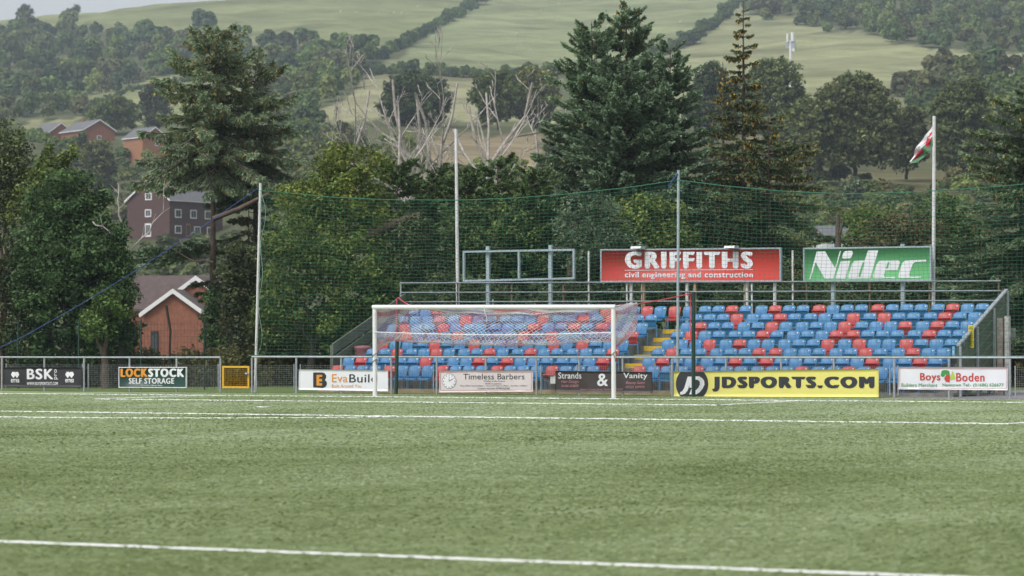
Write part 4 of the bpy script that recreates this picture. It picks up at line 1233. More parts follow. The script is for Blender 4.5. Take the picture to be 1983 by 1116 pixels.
def spruce_geo(H, R, cb, nwh, per, droop, ca, cb_col, cone=0.0, density=1.0, spray=0.42, width=0.040, prof=0.75, lean=(0, 0), up=0.35, irregular=0.3, sector=None, hang=1.0):
    """spruce in its own frame (base at origin) -> needles (V,F,T), wood MB"""
    wood = MB()
    tr = [np.array([lean[0]*t_**1.5*H, lean[1]*t_**1.5*H, H*t_]) for t_ in np.linspace(0, 0.985, 12)]
    wood.tube(tr, [max(0.012, H*0.0125*(1-t_)**0.8) for t_ in np.linspace(0, 1, 12)], 8)
    def axis(z):
        t_ = z/H; return np.array([lean[0]*t_**1.5*H, lean[1]*t_**1.5*H, z])
    A = []; B = []; TT = []; WW = []
    for w in range(nwh):
        t_ = (w+0.5*random.random())/nwh
        z = cb+(H*0.97-cb)*t_
        Lw = R*(1-t_)**prof*(1-0.25*max(0, 0.12-t_)/0.12)
        m = max(3, int(round(per*(1-0.35*t_))))
        a0 = random.random()*6.28
        for j in range(m):
            az = a0+6.283*j/m+random.uniform(-0.6, 0.6)
            if sector is not None and random.random() < 0.75 and math.cos(az-sector) < -0.2: continue
            L = Lw*random.uniform(1-irregular, 1+irregular)+0.12
            dirh = np.array([math.cos(az), math.sin(az), 0]); side_ = np.array([-dirh[1], dirh[0], 0])
            rise = up*(t_**1.2)*1.6-0.12*(1-t_); dr = droop*(1-0.6*t_)*random.uniform(0.7, 1.3)
            n = 6
            pts = []
            zb_ = min(H*0.975, max(cb*0.97, z+random.uniform(-0.75, 0.75)*(H-cb)/nwh))
            p0 = axis(zb_)
            for i in range(n+1):
                s = i/n
                pts.append(p0+dirh*L*s+side_*0.08*L*math.sin(s*3+az)+np.array([0, 0, L*(rise*s-dr*s**1.4+0.42*dr*s**4)]))
            wood.tube(pts, [max(0.006, 0.016*L*(1-0.85*i/n)+0.006) for i in range(n+1)], 3, False)
            pts = np.array(pts)
            ns = max(6, int(L*40*density))
            s = 0.10+0.90*rnd(ns)**0.8
            ii = np.minimum((s*n).astype(int), n-1); ff = s*n-ii
            P = pts[ii]*(1-ff)[:, None]+pts[ii+1]*ff[:, None]
            tang = unit(pts[ii+1]-pts[ii])
            sg = np.where(rnd(ns) < 0.5, -1, 1)[:, None]
            ln_ = spray*(0.55+0.6*rnd(ns))*np.clip(0.5+L*0.4, 0.45, 1.15)*(1-0.45*s)
            dd = unit(tang*(0.55+0.5*s)[:, None]+side_*sg*(0.85*(1-0.5*s))[:, None]+np.array([0, 0, -1.0])*((0.15+0.55*(1-t_))*rnd(ns)*(droop+0.35)*hang)[:, None]+RNG.normal(size=(ns, 3))*0.14)
            A.append(P); B.append(dd*ln_[:, None])
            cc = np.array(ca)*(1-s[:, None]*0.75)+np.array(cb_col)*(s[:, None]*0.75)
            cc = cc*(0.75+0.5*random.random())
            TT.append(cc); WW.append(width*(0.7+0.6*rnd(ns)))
    A = np.concatenate(A); B = np.concatenate(B); T = np.concatenate(TT); W = np.concatenate(WW)
    Ln = np.linalg.norm(B, axis=1, keepdims=True)
    # each spray: a main needle brush plus two short side brushes
    Vs = []; Ts = []
    u = unit(B)
    q = unit(np.cross(u, RNG.normal(size=u.shape)))
    def brush(P, D, wd, T_):
        r = unit(np.cross(unit(D), RNG.normal(size=D.shape)))
        V, _ = cards(P+D*0.5, D*0.5, r*wd[:, None]); Vs.append(V); Ts.append(np.repeat(T_, 4, 0))
    brush(A, B, W, T)
    for sg in (-1, 1):
        D = (u*0.75+q*0.65*sg+np.array([0, 0, -0.12]))*Ln*0.52
        brush(A+B*0.35, D, W*0.8, T*1.04)
        D = (u*0.8+q*0.5*sg)*Ln*0.42
        brush(A+B*0.66, D, W*0.75, T*1.12)
    if cone > 0:
        k = rnd(len(A)) < cone*np.clip(A[:, 2]/H*1.6-0.35, 0, 1)
        nc = int(k.sum())
        if nc:
            D = np.tile(np.array([0, 0, -0.11]), (nc, 1))+RNG.normal(size=(nc, 3))*0.02
            P = A[k]+B[k]*0.8
            brush(P, D, np.full(nc, 0.026), np.tile(np.array([0.30, 0.19, 0.06]), (nc, 1)))
            brush(P, D, np.full(nc, 0.026), np.tile(np.array([0.27, 0.17, 0.06]), (nc, 1)))
    V = np.concatenate(Vs); T = np.concatenate(Ts)*FOL*1.1
    return V, np.arange(len(V)).reshape(-1, 4), T, wood
def spruce(name, label, base, **kw):
    low = kw.pop('low', None)
    V, F, T, wood = spruce_geo(**kw)
    if low:                                   # sparse boughs left low on the bare trunk
        V2, F2, T2, w2 = spruce_geo(**low)
        V = np.concatenate([V, V2]); T = np.concatenate([T, T2]); F = np.arange(len(V)).reshape(-1, 4)
        wood.add(w2.v, w2.f)
    o = empty(name, base, label, 'tree')
    link('crown', mesh_np('crown', V, F, M['needle'], T), o)
    link('trunk', wood.mesh('trunk', M['bark']), o)
    return o
def px_base(px, D, z=0.0):
    p = at_d(px, 655, D); p[2] = z; return p
def zpx(py, D): return CAM[2]+(655-py)*D/FPX
def blob(px, py, D, rx, ry, rd=None):
    """ellipsoid seen at this pixel, radii in pixels (rx across, ry up), rd in metres along the view"""
    s = D/FPX
    return (at_d(px, py, D), (rx*s, (rd if rd else rx*s*0.9), ry*s))

# ------------------------------------------------------------------ conifers behind the ground
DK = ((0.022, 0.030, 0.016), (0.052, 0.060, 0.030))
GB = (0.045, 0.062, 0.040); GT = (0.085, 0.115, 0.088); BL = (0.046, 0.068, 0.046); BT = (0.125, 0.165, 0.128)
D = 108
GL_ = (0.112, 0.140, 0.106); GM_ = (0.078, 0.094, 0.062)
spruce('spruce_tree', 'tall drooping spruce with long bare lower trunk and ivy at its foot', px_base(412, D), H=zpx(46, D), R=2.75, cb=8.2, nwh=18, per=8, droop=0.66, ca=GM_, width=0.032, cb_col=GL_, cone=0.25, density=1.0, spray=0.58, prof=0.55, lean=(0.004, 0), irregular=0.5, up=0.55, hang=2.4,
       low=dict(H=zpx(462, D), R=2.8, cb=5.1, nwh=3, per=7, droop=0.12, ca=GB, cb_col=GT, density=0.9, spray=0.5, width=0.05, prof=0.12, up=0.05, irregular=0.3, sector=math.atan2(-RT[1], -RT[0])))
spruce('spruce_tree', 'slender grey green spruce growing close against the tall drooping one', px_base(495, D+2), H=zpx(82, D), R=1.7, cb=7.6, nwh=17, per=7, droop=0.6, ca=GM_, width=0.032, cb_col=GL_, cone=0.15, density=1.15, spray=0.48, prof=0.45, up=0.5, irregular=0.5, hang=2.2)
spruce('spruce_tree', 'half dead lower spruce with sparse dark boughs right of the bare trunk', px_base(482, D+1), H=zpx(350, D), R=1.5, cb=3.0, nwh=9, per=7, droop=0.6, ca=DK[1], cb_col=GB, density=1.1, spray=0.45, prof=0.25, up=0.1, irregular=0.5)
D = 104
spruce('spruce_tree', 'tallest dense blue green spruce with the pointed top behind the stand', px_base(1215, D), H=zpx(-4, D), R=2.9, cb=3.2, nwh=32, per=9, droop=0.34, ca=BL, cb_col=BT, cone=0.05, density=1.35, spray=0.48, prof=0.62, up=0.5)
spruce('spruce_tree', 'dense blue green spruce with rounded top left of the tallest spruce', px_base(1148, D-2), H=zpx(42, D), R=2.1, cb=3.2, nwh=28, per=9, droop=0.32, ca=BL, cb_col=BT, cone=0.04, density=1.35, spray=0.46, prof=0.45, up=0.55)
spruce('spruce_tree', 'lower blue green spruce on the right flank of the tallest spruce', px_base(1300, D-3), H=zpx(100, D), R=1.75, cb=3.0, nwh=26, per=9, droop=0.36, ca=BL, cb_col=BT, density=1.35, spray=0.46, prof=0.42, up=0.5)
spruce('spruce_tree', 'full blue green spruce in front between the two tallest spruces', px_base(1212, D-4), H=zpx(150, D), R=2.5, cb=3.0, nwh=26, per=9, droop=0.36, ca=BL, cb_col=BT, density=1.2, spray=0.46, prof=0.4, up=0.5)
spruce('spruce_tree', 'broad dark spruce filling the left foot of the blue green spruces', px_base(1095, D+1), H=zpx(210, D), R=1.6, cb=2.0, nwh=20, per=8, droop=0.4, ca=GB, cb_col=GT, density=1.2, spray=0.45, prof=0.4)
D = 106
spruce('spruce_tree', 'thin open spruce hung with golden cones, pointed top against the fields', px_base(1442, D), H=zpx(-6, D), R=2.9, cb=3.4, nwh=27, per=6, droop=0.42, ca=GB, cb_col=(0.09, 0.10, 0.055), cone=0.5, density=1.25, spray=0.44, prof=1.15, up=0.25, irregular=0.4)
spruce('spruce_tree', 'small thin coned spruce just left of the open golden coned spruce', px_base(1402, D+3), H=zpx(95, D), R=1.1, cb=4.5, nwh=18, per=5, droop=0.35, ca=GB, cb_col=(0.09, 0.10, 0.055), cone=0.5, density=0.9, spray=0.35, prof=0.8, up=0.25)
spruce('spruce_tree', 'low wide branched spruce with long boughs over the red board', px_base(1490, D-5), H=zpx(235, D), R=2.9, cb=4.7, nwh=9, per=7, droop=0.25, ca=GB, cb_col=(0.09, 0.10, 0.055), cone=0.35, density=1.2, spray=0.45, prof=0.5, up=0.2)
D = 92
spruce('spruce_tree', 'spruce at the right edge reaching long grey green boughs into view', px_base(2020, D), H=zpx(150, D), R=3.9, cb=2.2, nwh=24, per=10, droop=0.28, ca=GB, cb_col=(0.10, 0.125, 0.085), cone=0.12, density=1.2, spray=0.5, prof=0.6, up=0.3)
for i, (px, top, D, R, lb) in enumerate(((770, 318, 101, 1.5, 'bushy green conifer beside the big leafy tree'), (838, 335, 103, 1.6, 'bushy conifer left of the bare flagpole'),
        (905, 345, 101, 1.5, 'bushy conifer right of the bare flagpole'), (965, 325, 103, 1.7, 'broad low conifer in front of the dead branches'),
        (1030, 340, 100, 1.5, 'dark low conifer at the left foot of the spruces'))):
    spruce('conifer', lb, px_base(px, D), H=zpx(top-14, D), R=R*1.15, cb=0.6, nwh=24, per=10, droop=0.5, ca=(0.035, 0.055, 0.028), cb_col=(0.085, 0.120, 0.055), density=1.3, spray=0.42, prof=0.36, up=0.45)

# ------------------------------------------------------------------ near broadleaved trees and shrubs
IV = ((0.020, 0.040, 0.018), (0.048, 0.080, 0.034)); OL = ((0.05, 0.070, 0.024), (0.105, 0.125, 0.042)); DK = ((0.022, 0.030, 0.016), (0.052, 0.060, 0.030))
D = 95
broadleaf('ivy_clad_tree', 'massive dark ivy covered tree behind the left rail', 'tree', px_base(130, D), [blob(130, 395, D, 85, 65), blob(105, 490, D, 95, 85), blob(175, 455, D, 65, 85), blob(130, 600, D, 110, 80), blob(55, 560, D, 50, 90), blob(200, 560, D, 60, 80), blob(60, 660, D, 55, 50), blob(130, 670, D, 70, 45), blob(210, 665, D, 55, 45), blob(150, 520, D-1, 80, 80)], *IV, spacing=0.5, per=57, leaf=0.066, bark='darkbark', inner=0.5)
broadleaf('bush', 'olive green bush with upright shoots above the ivy covered tree', 'bush', px_base(95, D+3), [blob(90, 375, D+3, 65, 65), blob(125, 340, D+3, 40, 45), blob(60, 410, D+3, 45, 45)], *OL, spacing=0.5, per=48, leaf=0.066, trunk=True, inner=0.4,
          extra=(np.array([at_d(95+24*j+ (k*5 if j else 0), 330-k*9, D+3) for j in (-1, 0, 1) for k in range(6)]), np.full(18, 0.16)))
broadleaf('ivy_clad_tree', 'leaning dead trunk wrapped in dark ivy beside the red house', 'tree', px_base(238, D-1), [blob(226, 480, D-1, 30, 50), blob(236, 560, D-1, 32, 60), blob(240, 640, D-1, 34, 60)], *IV, spacing=0.4, per=57, leaf=0.062, bark='darkbark', inner=0.5)
broadleaf('shrub', 'fresh green rounded shrub under the ivy covered tree', 'shrub', px_base(205, D-2), [blob(205, 600, D-2, 45, 40), blob(185, 640, D-2, 30, 30)], (0.045, 0.075, 0.025), (0.085, 0.125, 0.04), spacing=0.42, per=54, leaf=0.064)
broadleaf('tree', 'drooping grey green tree at the left edge', 'tree', px_base(5, D+4), [blob(10, 300, D+4, 55, 60), blob(-10, 400, D+4, 60, 90), blob(15, 350, D+4, 40, 60)], (0.04, 0.05, 0.028), (0.085, 0.10, 0.05), spacing=0.5, per=51, leaf=0.07, bark='bark')
broadleaf('shrub', 'dark shrub at the foot of the left edge tree', 'shrub', px_base(5, D), [blob(0, 590, D, 40, 60), blob(10, 660, D, 40, 40), blob(-20, 500, D, 40, 70)], *DK, spacing=0.5, per=48, leaf=0.066)
broadleaf('ivy', 'ivy sleeve climbing the trunk of the drooping spruce', 'ivy', px_base(415, 106.5), [blob(412, 590, 106.5, 18, 50), blob(415, 650, 106.5, 26, 50)], *IV, spacing=0.36, per=57, leaf=0.062, trunk=False, parts=('foliage', 'stem'))
D = 97
broadleaf('tree', 'big leafy yellow green tree behind the left half of the net', 'tree', px_base(650, D), [blob(680, 320, D, 75, 50), blob(640, 385, D, 105, 60), blob(595, 430, D, 75, 70), blob(710, 440, D, 75, 75)], (0.050, 0.076, 0.018), (0.118, 0.130, 0.034), spacing=0.52, per=54, leaf=0.066, inner=0.4, trunk_r=0.22)
broadleaf('tree', 'dark green leafy tree low behind the left end of the net', 'tree', px_base(600, D-2), [blob(570, 500, D-2, 70, 80), blob(650, 520, D-2, 85, 80), blob(720, 560, D-2, 60, 70), blob(560, 610, D-2, 70, 70), blob(650, 640, D-2, 80, 60)], (0.028, 0.045, 0.015), (0.085, 0.105, 0.028), spacing=0.52, per=54, leaf=0.066, inner=0.45, bark='darkbark')
broadleaf('shrub', 'dark evergreen shrub between the red house and the net', 'shrub', px_base(470, D+1), [blob(470, 520, D+1, 45, 60), blob(465, 610, D+1, 50, 70), blob(490, 670, D+1, 50, 40)], *DK, spacing=0.48, per=51, leaf=0.066, bark='darkbark')
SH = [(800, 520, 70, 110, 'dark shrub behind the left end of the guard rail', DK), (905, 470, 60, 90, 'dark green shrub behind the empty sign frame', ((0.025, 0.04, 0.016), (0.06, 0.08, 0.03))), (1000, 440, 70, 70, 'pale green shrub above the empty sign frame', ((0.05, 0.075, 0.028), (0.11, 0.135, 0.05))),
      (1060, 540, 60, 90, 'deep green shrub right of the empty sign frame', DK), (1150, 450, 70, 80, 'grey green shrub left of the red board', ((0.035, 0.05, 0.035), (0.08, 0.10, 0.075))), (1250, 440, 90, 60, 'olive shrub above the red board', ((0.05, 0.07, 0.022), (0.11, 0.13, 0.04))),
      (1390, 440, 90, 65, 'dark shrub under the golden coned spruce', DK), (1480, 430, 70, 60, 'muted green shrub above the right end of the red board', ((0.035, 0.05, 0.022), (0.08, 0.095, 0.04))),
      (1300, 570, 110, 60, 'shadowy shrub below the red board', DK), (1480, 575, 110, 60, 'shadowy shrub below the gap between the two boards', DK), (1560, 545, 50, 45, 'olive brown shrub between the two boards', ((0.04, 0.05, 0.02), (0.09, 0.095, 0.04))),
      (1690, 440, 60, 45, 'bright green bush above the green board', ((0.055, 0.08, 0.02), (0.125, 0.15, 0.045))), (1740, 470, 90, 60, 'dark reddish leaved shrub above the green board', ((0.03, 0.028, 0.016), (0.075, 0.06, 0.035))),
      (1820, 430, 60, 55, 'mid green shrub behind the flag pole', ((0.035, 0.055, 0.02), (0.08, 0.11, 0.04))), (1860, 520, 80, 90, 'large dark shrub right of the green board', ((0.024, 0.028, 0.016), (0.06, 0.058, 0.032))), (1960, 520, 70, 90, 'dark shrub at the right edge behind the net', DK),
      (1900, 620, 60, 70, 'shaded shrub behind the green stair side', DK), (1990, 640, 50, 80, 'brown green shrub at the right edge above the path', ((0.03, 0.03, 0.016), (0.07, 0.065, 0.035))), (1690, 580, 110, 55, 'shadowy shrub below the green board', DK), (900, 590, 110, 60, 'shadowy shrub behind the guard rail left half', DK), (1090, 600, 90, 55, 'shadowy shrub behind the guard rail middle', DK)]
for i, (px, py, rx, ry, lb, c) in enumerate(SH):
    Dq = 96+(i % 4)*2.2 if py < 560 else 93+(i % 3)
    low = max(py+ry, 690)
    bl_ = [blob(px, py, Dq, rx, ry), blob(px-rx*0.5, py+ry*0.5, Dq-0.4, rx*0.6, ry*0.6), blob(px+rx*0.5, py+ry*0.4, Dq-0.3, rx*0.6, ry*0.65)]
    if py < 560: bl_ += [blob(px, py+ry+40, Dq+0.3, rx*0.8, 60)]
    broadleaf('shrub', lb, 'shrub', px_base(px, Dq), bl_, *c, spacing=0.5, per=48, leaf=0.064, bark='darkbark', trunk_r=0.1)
for px, top, r_, lb in ((1622, 415, 0.13, 'broken dead trunk standing behind the green board'),):
    p = px_base(px+6, 95); q = at_d(px, top, 95); mb = MB()
    mb.tube([p, p*0.5+q*0.5+[0.1, 0, 0], q*0.8+p*0.2, q], [r_*1.3, r_, r_*0.85, r_*0.5], 8)
    mb.tube([q*0.85+p*0.15, q*0.95+p*0.05+[0.22, 0, 0.1]], [0.07, 0.04], 6)
    o = tag(link('dead_snag', mb.mesh('dead_snag', M['bark'], p), None, p), lb, 'trunk')
for pts, r_, lb, D, m in (([(1110, 700), (1108, 560), (1112, 430)], 0.24, 'reddish brown tree trunk seen through the net left of the red board', 99, 'bark'),
                          ([(413, 424), (460, 406), (520, 376)], 0.10, 'thick dead limb leaning from the spruce towards the net post', 104, 'bark'),
                          ([(690, 470), (745, 440), (815, 418)], 0.20, 'pale fallen trunk leaning through the leafy tree', 96.4, 'bark'),
                          ([(322, 592), (330, 640), (328, 705)], 0.05, 'thin dead stem in front of the red house', 94, 'darkbark')):
    P_ = [at_d(a, c, D) for a, c in pts]
    mb = MB().tube(P_, [r_, r_*0.9, r_*0.75], 8)
    tag(link('dead_limb' if 'limb' in lb or 'fallen' in lb or 'stem' in lb else 'bare_tree', mb.mesh('limb', M[m], P_[0]), None, P_[0]), lb, 'trunk')

# bare dead birches
def dead_tree(name, label, base, top, spread, r0, forks=3, m='birch'):
    global RNG
    RNG = np.random.default_rng(int(r0*1000+forks*7+spread*100)); random.seed(int(spread*1000)+forks)
    base = np.array(base); top = np.array(top); mb = MB()
    def grow(p, q, r, lvl):
        L = np.linalg.norm(q-p); seg = 9 if lvl < 2 else 6
        d = unit(q-p); pts = [p]; bend = RNG.normal(size=3)*0.20
        for i in range(1, seg+1):
            aim = unit(q-pts[-1]) if i < seg-1 else d
            d = unit(d*0.9+aim*0.16+bend*math.sin(i*1.1+lvl)+RNG.normal(size=3)*0.13+np.array([0, 0, 0.05]))
            pts.append(pts[-1]+d*L/seg)
        r1 = max(0.012, r*0.34)
        mb.tube(pts, [r+(r1-r)*i/seg for i in range(seg+1)], 5 if lvl < 2 else 3, False)
        if lvl >= 5: return pts[-1]
        for k in range(3 if lvl < 3 else 2):
            i = random.randint(2, seg-1); f = 1-0.4*i/seg
            side_ = RT*random.uniform(-1, 1)*spread+FH*random.uniform(-0.6, 0.6)*spread
            d1 = unit(unit(pts[i+1]-pts[i])*0.75+side_*1.1+np.array([0, 0, 0.2]))
            grow(pts[i], pts[i]+d1*L*f*random.uniform(0.35, 0.62), max(0.014, (r+(r1-r)*i/seg)*0.66), lvl+1)
        return pts[-1]
    for k in range(forks):
        f = (k-(forks-1)/2)*spread*1.3
        q = top+RT*f*random.uniform(0.8, 1.5)+np.array([0, 0, random.uniform(-1.4, 0.2)]) if forks > 1 else top
        grow(base+RT*f*0.12, q*0.97+base*0.03, r0*1.25, 1)
    return tag(link(name, mb.mesh(name, M[m], base), None, base), label, 'tree')
D = 112
for px, top, px2, sp, r0, fk, lb in ((745, 135, 735, 0.75, 0.10, 2, 'bare pale dead birch at the left of the dead trees'), (815, 125, 810, 0.8, 0.12, 3, 'bare forked dead birch in front of the dark round tree'),
                          (915, 120, 905, 0.75, 0.10, 2, 'bare dead birch just right of the flagpole top'), (975, 100, 960, 0.85, 0.12, 3, 'tallest bare dead birch with a wide twiggy crown'),
                          (1040, 150, 990, 0.7, 0.09, 2, 'leaning bare dead birch beside the blue green spruce'), (695, 262, 700, 0.35, 0.045, 1, 'small bare dead sapling at the left of the birches')):
    dead_tree('dead_birch', lb, px_base(px2, D), at_d(px, top, D), sp, r0, fk)
for pts, lb in (([(250, 500), (285, 448), (312, 408), (322, 345)], 'bare pale branch crossing the dark brown house'), ([(235, 430), (228, 385), (225, 350)], 'thin bare stem left of the dark brown house'),
                ([(180, 430), (205, 445), (235, 470)], 'short broken pale branch poking from the ivy covered tree'), ([(412, 508), (360, 497), (300, 470)], 'long dead lower bough of the drooping spruce')):
    P_ = [at_d(a, c, 94) for a, c in pts]
    P_ = [P_[0]] + [P_[k]*(1-f)+P_[k+1]*f+RNG.normal(size=3)*0.04 for k in range(len(P_)-1) for f in (0.33, 0.66, 1.0)]
    mb = MB().tube(P_, [0.032*(1-0.75*i/(len(P_)-1)) for i in range(len(P_))], 6)
    for k in range(2, len(P_)-1, 2): mb.tube([P_[k], P_[k]+RT*random.uniform(-0.35, 0.4)+[0, 0, random.uniform(0.15, 0.5)]], [0.012, 0.005], 4)
    tag(link('bare_branch', mb.mesh('bare_branch', M['bark'] if 'bough' in lb else M['birch'], P_[0]), None, P_[0]), lb, 'branch')

# low tangle along the foot of the trees
def tangle(name, label, x0, x1, Dlo, Dhi, top, n, ca, cb):
    px = rnd(n, x0, x1); D_ = rnd(n, Dlo, Dhi)
    C = np.array([px_base(a, d_) for a, d_ in zip(px, D_)]); C[:, 2] = rnd(n)**1.4*top
    V, F, T = leafy(C, 0.22+0.2*rnd(n), 22, 0.075, pal_cols(n, ca, cb))
    tag(link(name, mesh_np(name, V, F, M['leaf'], T)), label, 'undergrowth', kind='stuff')
tangle('undergrowth', 'tangled ivy and brown leaves along the foot of the left trees', -120, 520, 95.5, 98, 1.2, 900, (0.03, 0.042, 0.018), (0.10, 0.085, 0.04))
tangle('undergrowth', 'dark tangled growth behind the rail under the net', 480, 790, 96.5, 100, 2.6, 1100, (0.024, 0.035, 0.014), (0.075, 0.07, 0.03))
tangle('undergrowth', 'brown green tangle beside the asphalt path at right', 1880, 2120, 90, 97, 1.5, 500, (0.03, 0.032, 0.016), (0.085, 0.07, 0.035))

# ------------------------------------------------------------------ trees on the hillside
def crown_template(seed, n=900, leaf=0.115, nb=9):
    """unit crown: height 1, about 1 wide, base at 0 -> leaf V,F, shade factor"""
    g = np.random.default_rng(seed)
    bl_ = []
    tall = g.uniform(0.62, 0.82)
    for k in range(int(g.integers(6, 14))):
        a = g.uniform(0, 6.28); r = 0.33*math.sqrt(g.uniform(0, 1)); z = g.uniform(0.25, tall)
        bl_.append(((r*math.cos(a), r*math.sin(a), z), g.uniform(0.10, 0.24)))
    bl_.append(((g.uniform(-.1, .1), 0, 0.40), 0.32))
    k = g.integers(0, len(bl_), n)
    c = np.array([b_[0] for b_ in bl_])[k]; r = np.array([b_[1] for b_ in bl_])[k]
    d = g.normal(size=(n, 3)); d /= np.linalg.norm(d, axis=1, keepdims=True)
    d[:, 2] = np.where(d[:, 2] < -0.5, -d[:, 2], d[:, 2])
    C = c+d*(r*(0.8+0.28*g.uniform(size=n)))[:, None]
    nr = d+np.array([0, 0, 0.3])+g.normal(size=(n, 3))*0.35; nr /= np.linalg.norm(nr, axis=1, keepdims=True)
    a = np.cross(nr, g.normal(size=(n, 3))); a /= np.linalg.norm(a, axis=1, keepdims=True)
    b_ = np.cross(nr, a)
    s = leaf*(0.35+0.45*g.uniform(size=n))
    V, F = cards(C, a*s[:, None], b_*(s*0.75)[:, None])
    return V, F, np.repeat(0.8+0.4*g.uniform(size=len(bl_))[k], 4)
TEMPL = [crown_template(100+i) for i in range(14)]
def forest(spots):
    """spots: (x,y,z,height,width,colour) -> one mesh of many crowns"""
    Vs = []; Ts = []
    for (p, h, w, c) in spots:
        V, F, sh = TEMPL[random.randrange(len(TEMPL))]
        a = random.random()*6.28; ca, sa = math.cos(a), math.sin(a)
        X = V[:, 0]*ca-V[:, 1]*sa; Y = V[:, 0]*sa+V[:, 1]*ca
        Vs.append(np.stack([p[0]+X*w, p[1]+Y*w, p[2]+V[:, 2]*h], 1)); Ts.append(FOL*np.array(c)[None]*sh[:, None])
    V = np.concatenate(Vs); return V, np.arange(len(V)).reshape(-1, 4), np.concatenate(Ts)
WC = [(0.045, 0.068, 0.026), (0.062, 0.088, 0.028), (0.036, 0.056, 0.028), (0.085, 0.100, 0.034), (0.056, 0.056, 0.030), (0.068, 0.080, 0.034)]
def wood(label, poly, step, hpx, name='wood', cols=WC, cat='wood', wf=1.0, jit=0.5):
    xs = [a for a, c in poly]; ys = [c for a, c in poly]
    spots = []
    y = max(ys)
    while y > min(ys):
        x = min(xs)+random.random()*step
        while x < max(xs):
            a = x+random.uniform(-jit, jit)*step; c = y+random.uniform(-jit, jit)*step*0.5
            if in_poly(np.array([a]), np.array([c]), poly)[0]:
                ht = hit(a, c)
                if ht:
                    p, D_ = ht; s = D_/FPX
                    h = hpx*s*random.uniform(0.75, 1.5); w = h*wf*random.uniform(0.85, 1.2)
                    spots.append((p-[0, 0, 0.12*h], h*1.1, w, np.array(random.choice(cols))*random.uniform(0.75, 1.45)))
            x += step
        y -= step*0.55
    V, F, T = forest(spots)
    o = link(name, mesh_np(name, V, F, M['leaf'], T))
    return tag(o, label, cat, kind='stuff')
wood('dense mixed wood covering the left hillside under the skyline', [(-60, 75), (0, 66), (80, 62), (130, 50), (180, 62), (260, 66), (330, 80), (400, 72), (480, 84), (560, 88), (640, 94), (700, 104), (745, 112), (735, 128), (640, 150), (560, 152), (500, 152), (345, 150), (250, 168), (168, 215), (160, 232), (80, 236), (0, 245), (-60, 250)], 29, 40)
wood('wooded patch on the slope between the left wood and the pale field', [(520, 158), (640, 152), (700, 138), (722, 150), (640, 198), (612, 222), (650, 260), (720, 300), (560, 310), (500, 220)], 30, 42)
wood('dark wood covering the upper right hillside', [(1440, 30), (1560, 58), (1640, 72), (1720, 84), (1800, 98), (1860, 108), (2060, 118), (2060, -90), (1440, -90)], 27, 34)
wood('belt of trees on the right slope below the wood', [(1740, 195), (1800, 160), (1850, 140), (1983, 140), (2060, 150), (2060, 290), (1920, 290), (1800, 240)], 34, 52)
wood('scrub and bushes spread over the lower left slope', [(-60, 300), (70, 300), (200, 308), (330, 322), (420, 350), (600, 330), (640, 420), (200, 430), (-60, 460)], 30, 26, 'scrub', [(0.06, 0.075, 0.025), (0.085, 0.095, 0.035), (0.045, 0.06, 0.025), (0.075, 0.075, 0.035)], 'scrub', 1.25)
wood('dark scrub on the low ground behind the spruce and red house', [(120, 528), (300, 508), (335, 482), (640, 450), (640, 610), (120, 610)], 38, 42, 'scrub', [(0.05, 0.065, 0.022), (0.04, 0.05, 0.02), (0.06, 0.07, 0.03)], 'scrub', 1.2)
wood('scrub on the slope below the earth mounds', [(560, 290), (700, 280), (790, 290), (830, 330), (900, 338), (1000, 325), (1070, 300), (1080, 420), (560, 440)], 32, 30, 'scrub', [(0.07, 0.085, 0.028), (0.09, 0.10, 0.035), (0.05, 0.065, 0.028)], 'scrub', 1.25)
wood('scrub on the lower right slope behind the boards', [(1350, 300), (1480, 320), (1560, 345), (1650, 352), (1720, 365), (1800, 385), (1850, 345), (2060, 345), (2060, 520), (1350, 520)], 32, 30, 'scrub', [(0.075, 0.09, 0.03), (0.055, 0.07, 0.028), (0.085, 0.08, 0.04), (0.045, 0.06, 0.028)], 'scrub', 1.3)
def hedge(label, pts, hpx, step, cols=WC[:3]):
    spots = []
    for (a, c), (a2, c2) in zip(pts[:-1], pts[1:]):
        n = max(1, int(math.hypot(a2-a, c2-c)/step))
        for i in range(n):
            x = a+(a2-a)*i/n+random.uniform(-2, 2); y = c+(c2-c)*i/n+random.uniform(-1.5, 1.5)
            ht = hit(x, y)
            if ht:
                p, D_ = ht; h = hpx*D_/FPX*random.uniform(0.75, 1.25)
                spots.append((p-[0, 0, 0.2*h], h*1.2, h*random.uniform(0.95, 1.35), np.array(random.choice(cols))*random.uniform(0.85, 1.15)))
    V, F, T = forest(spots)
    base = V.mean(0)
    return tag(link('hedgerow', mesh_np('hedgerow', V-base, F, M['leaf'], T), None, base), label, 'hedge')
hedge('tall dark hedgerow climbing from the wood to the skyline between two fields', [(738, 112), (780, 92), (830, 66), (870, 42), (905, 22), (945, -8)], 27, 8)
hedge('thick straight hedgerow along the foot of the big middle field', [(690, 148), (760, 141), (860, 148), (960, 152), (1090, 144)], 24, 8)
hedge('hedgerow running up behind the tall spruce to the upper right wood', [(1262, 118), (1300, 102), (1345, 84), (1370, 62), (1405, 36), (1440, 4), (1460, -20)], 26, 8)
hedge('dark hedgerow below the pale right field', [(1335, 245), (1420, 240), (1520, 238), (1600, 240)], 40, 18)
hedge('low hedge edging the right hillside field', [(1720, 190), (1790, 165), (1850, 150)], 18, 9)
hedge('bright clipped hedge in front of the far left houses', [(-40, 262), (40, 268), (100, 278), (180, 292)], 24, 10, [(0.09, 0.12, 0.03), (0.07, 0.10, 0.03)])
hedge('dark hedge edging the left field under the wood', [(165, 222), (170, 205), (250, 176), (345, 158), (480, 156), (620, 158)], 12, 7)

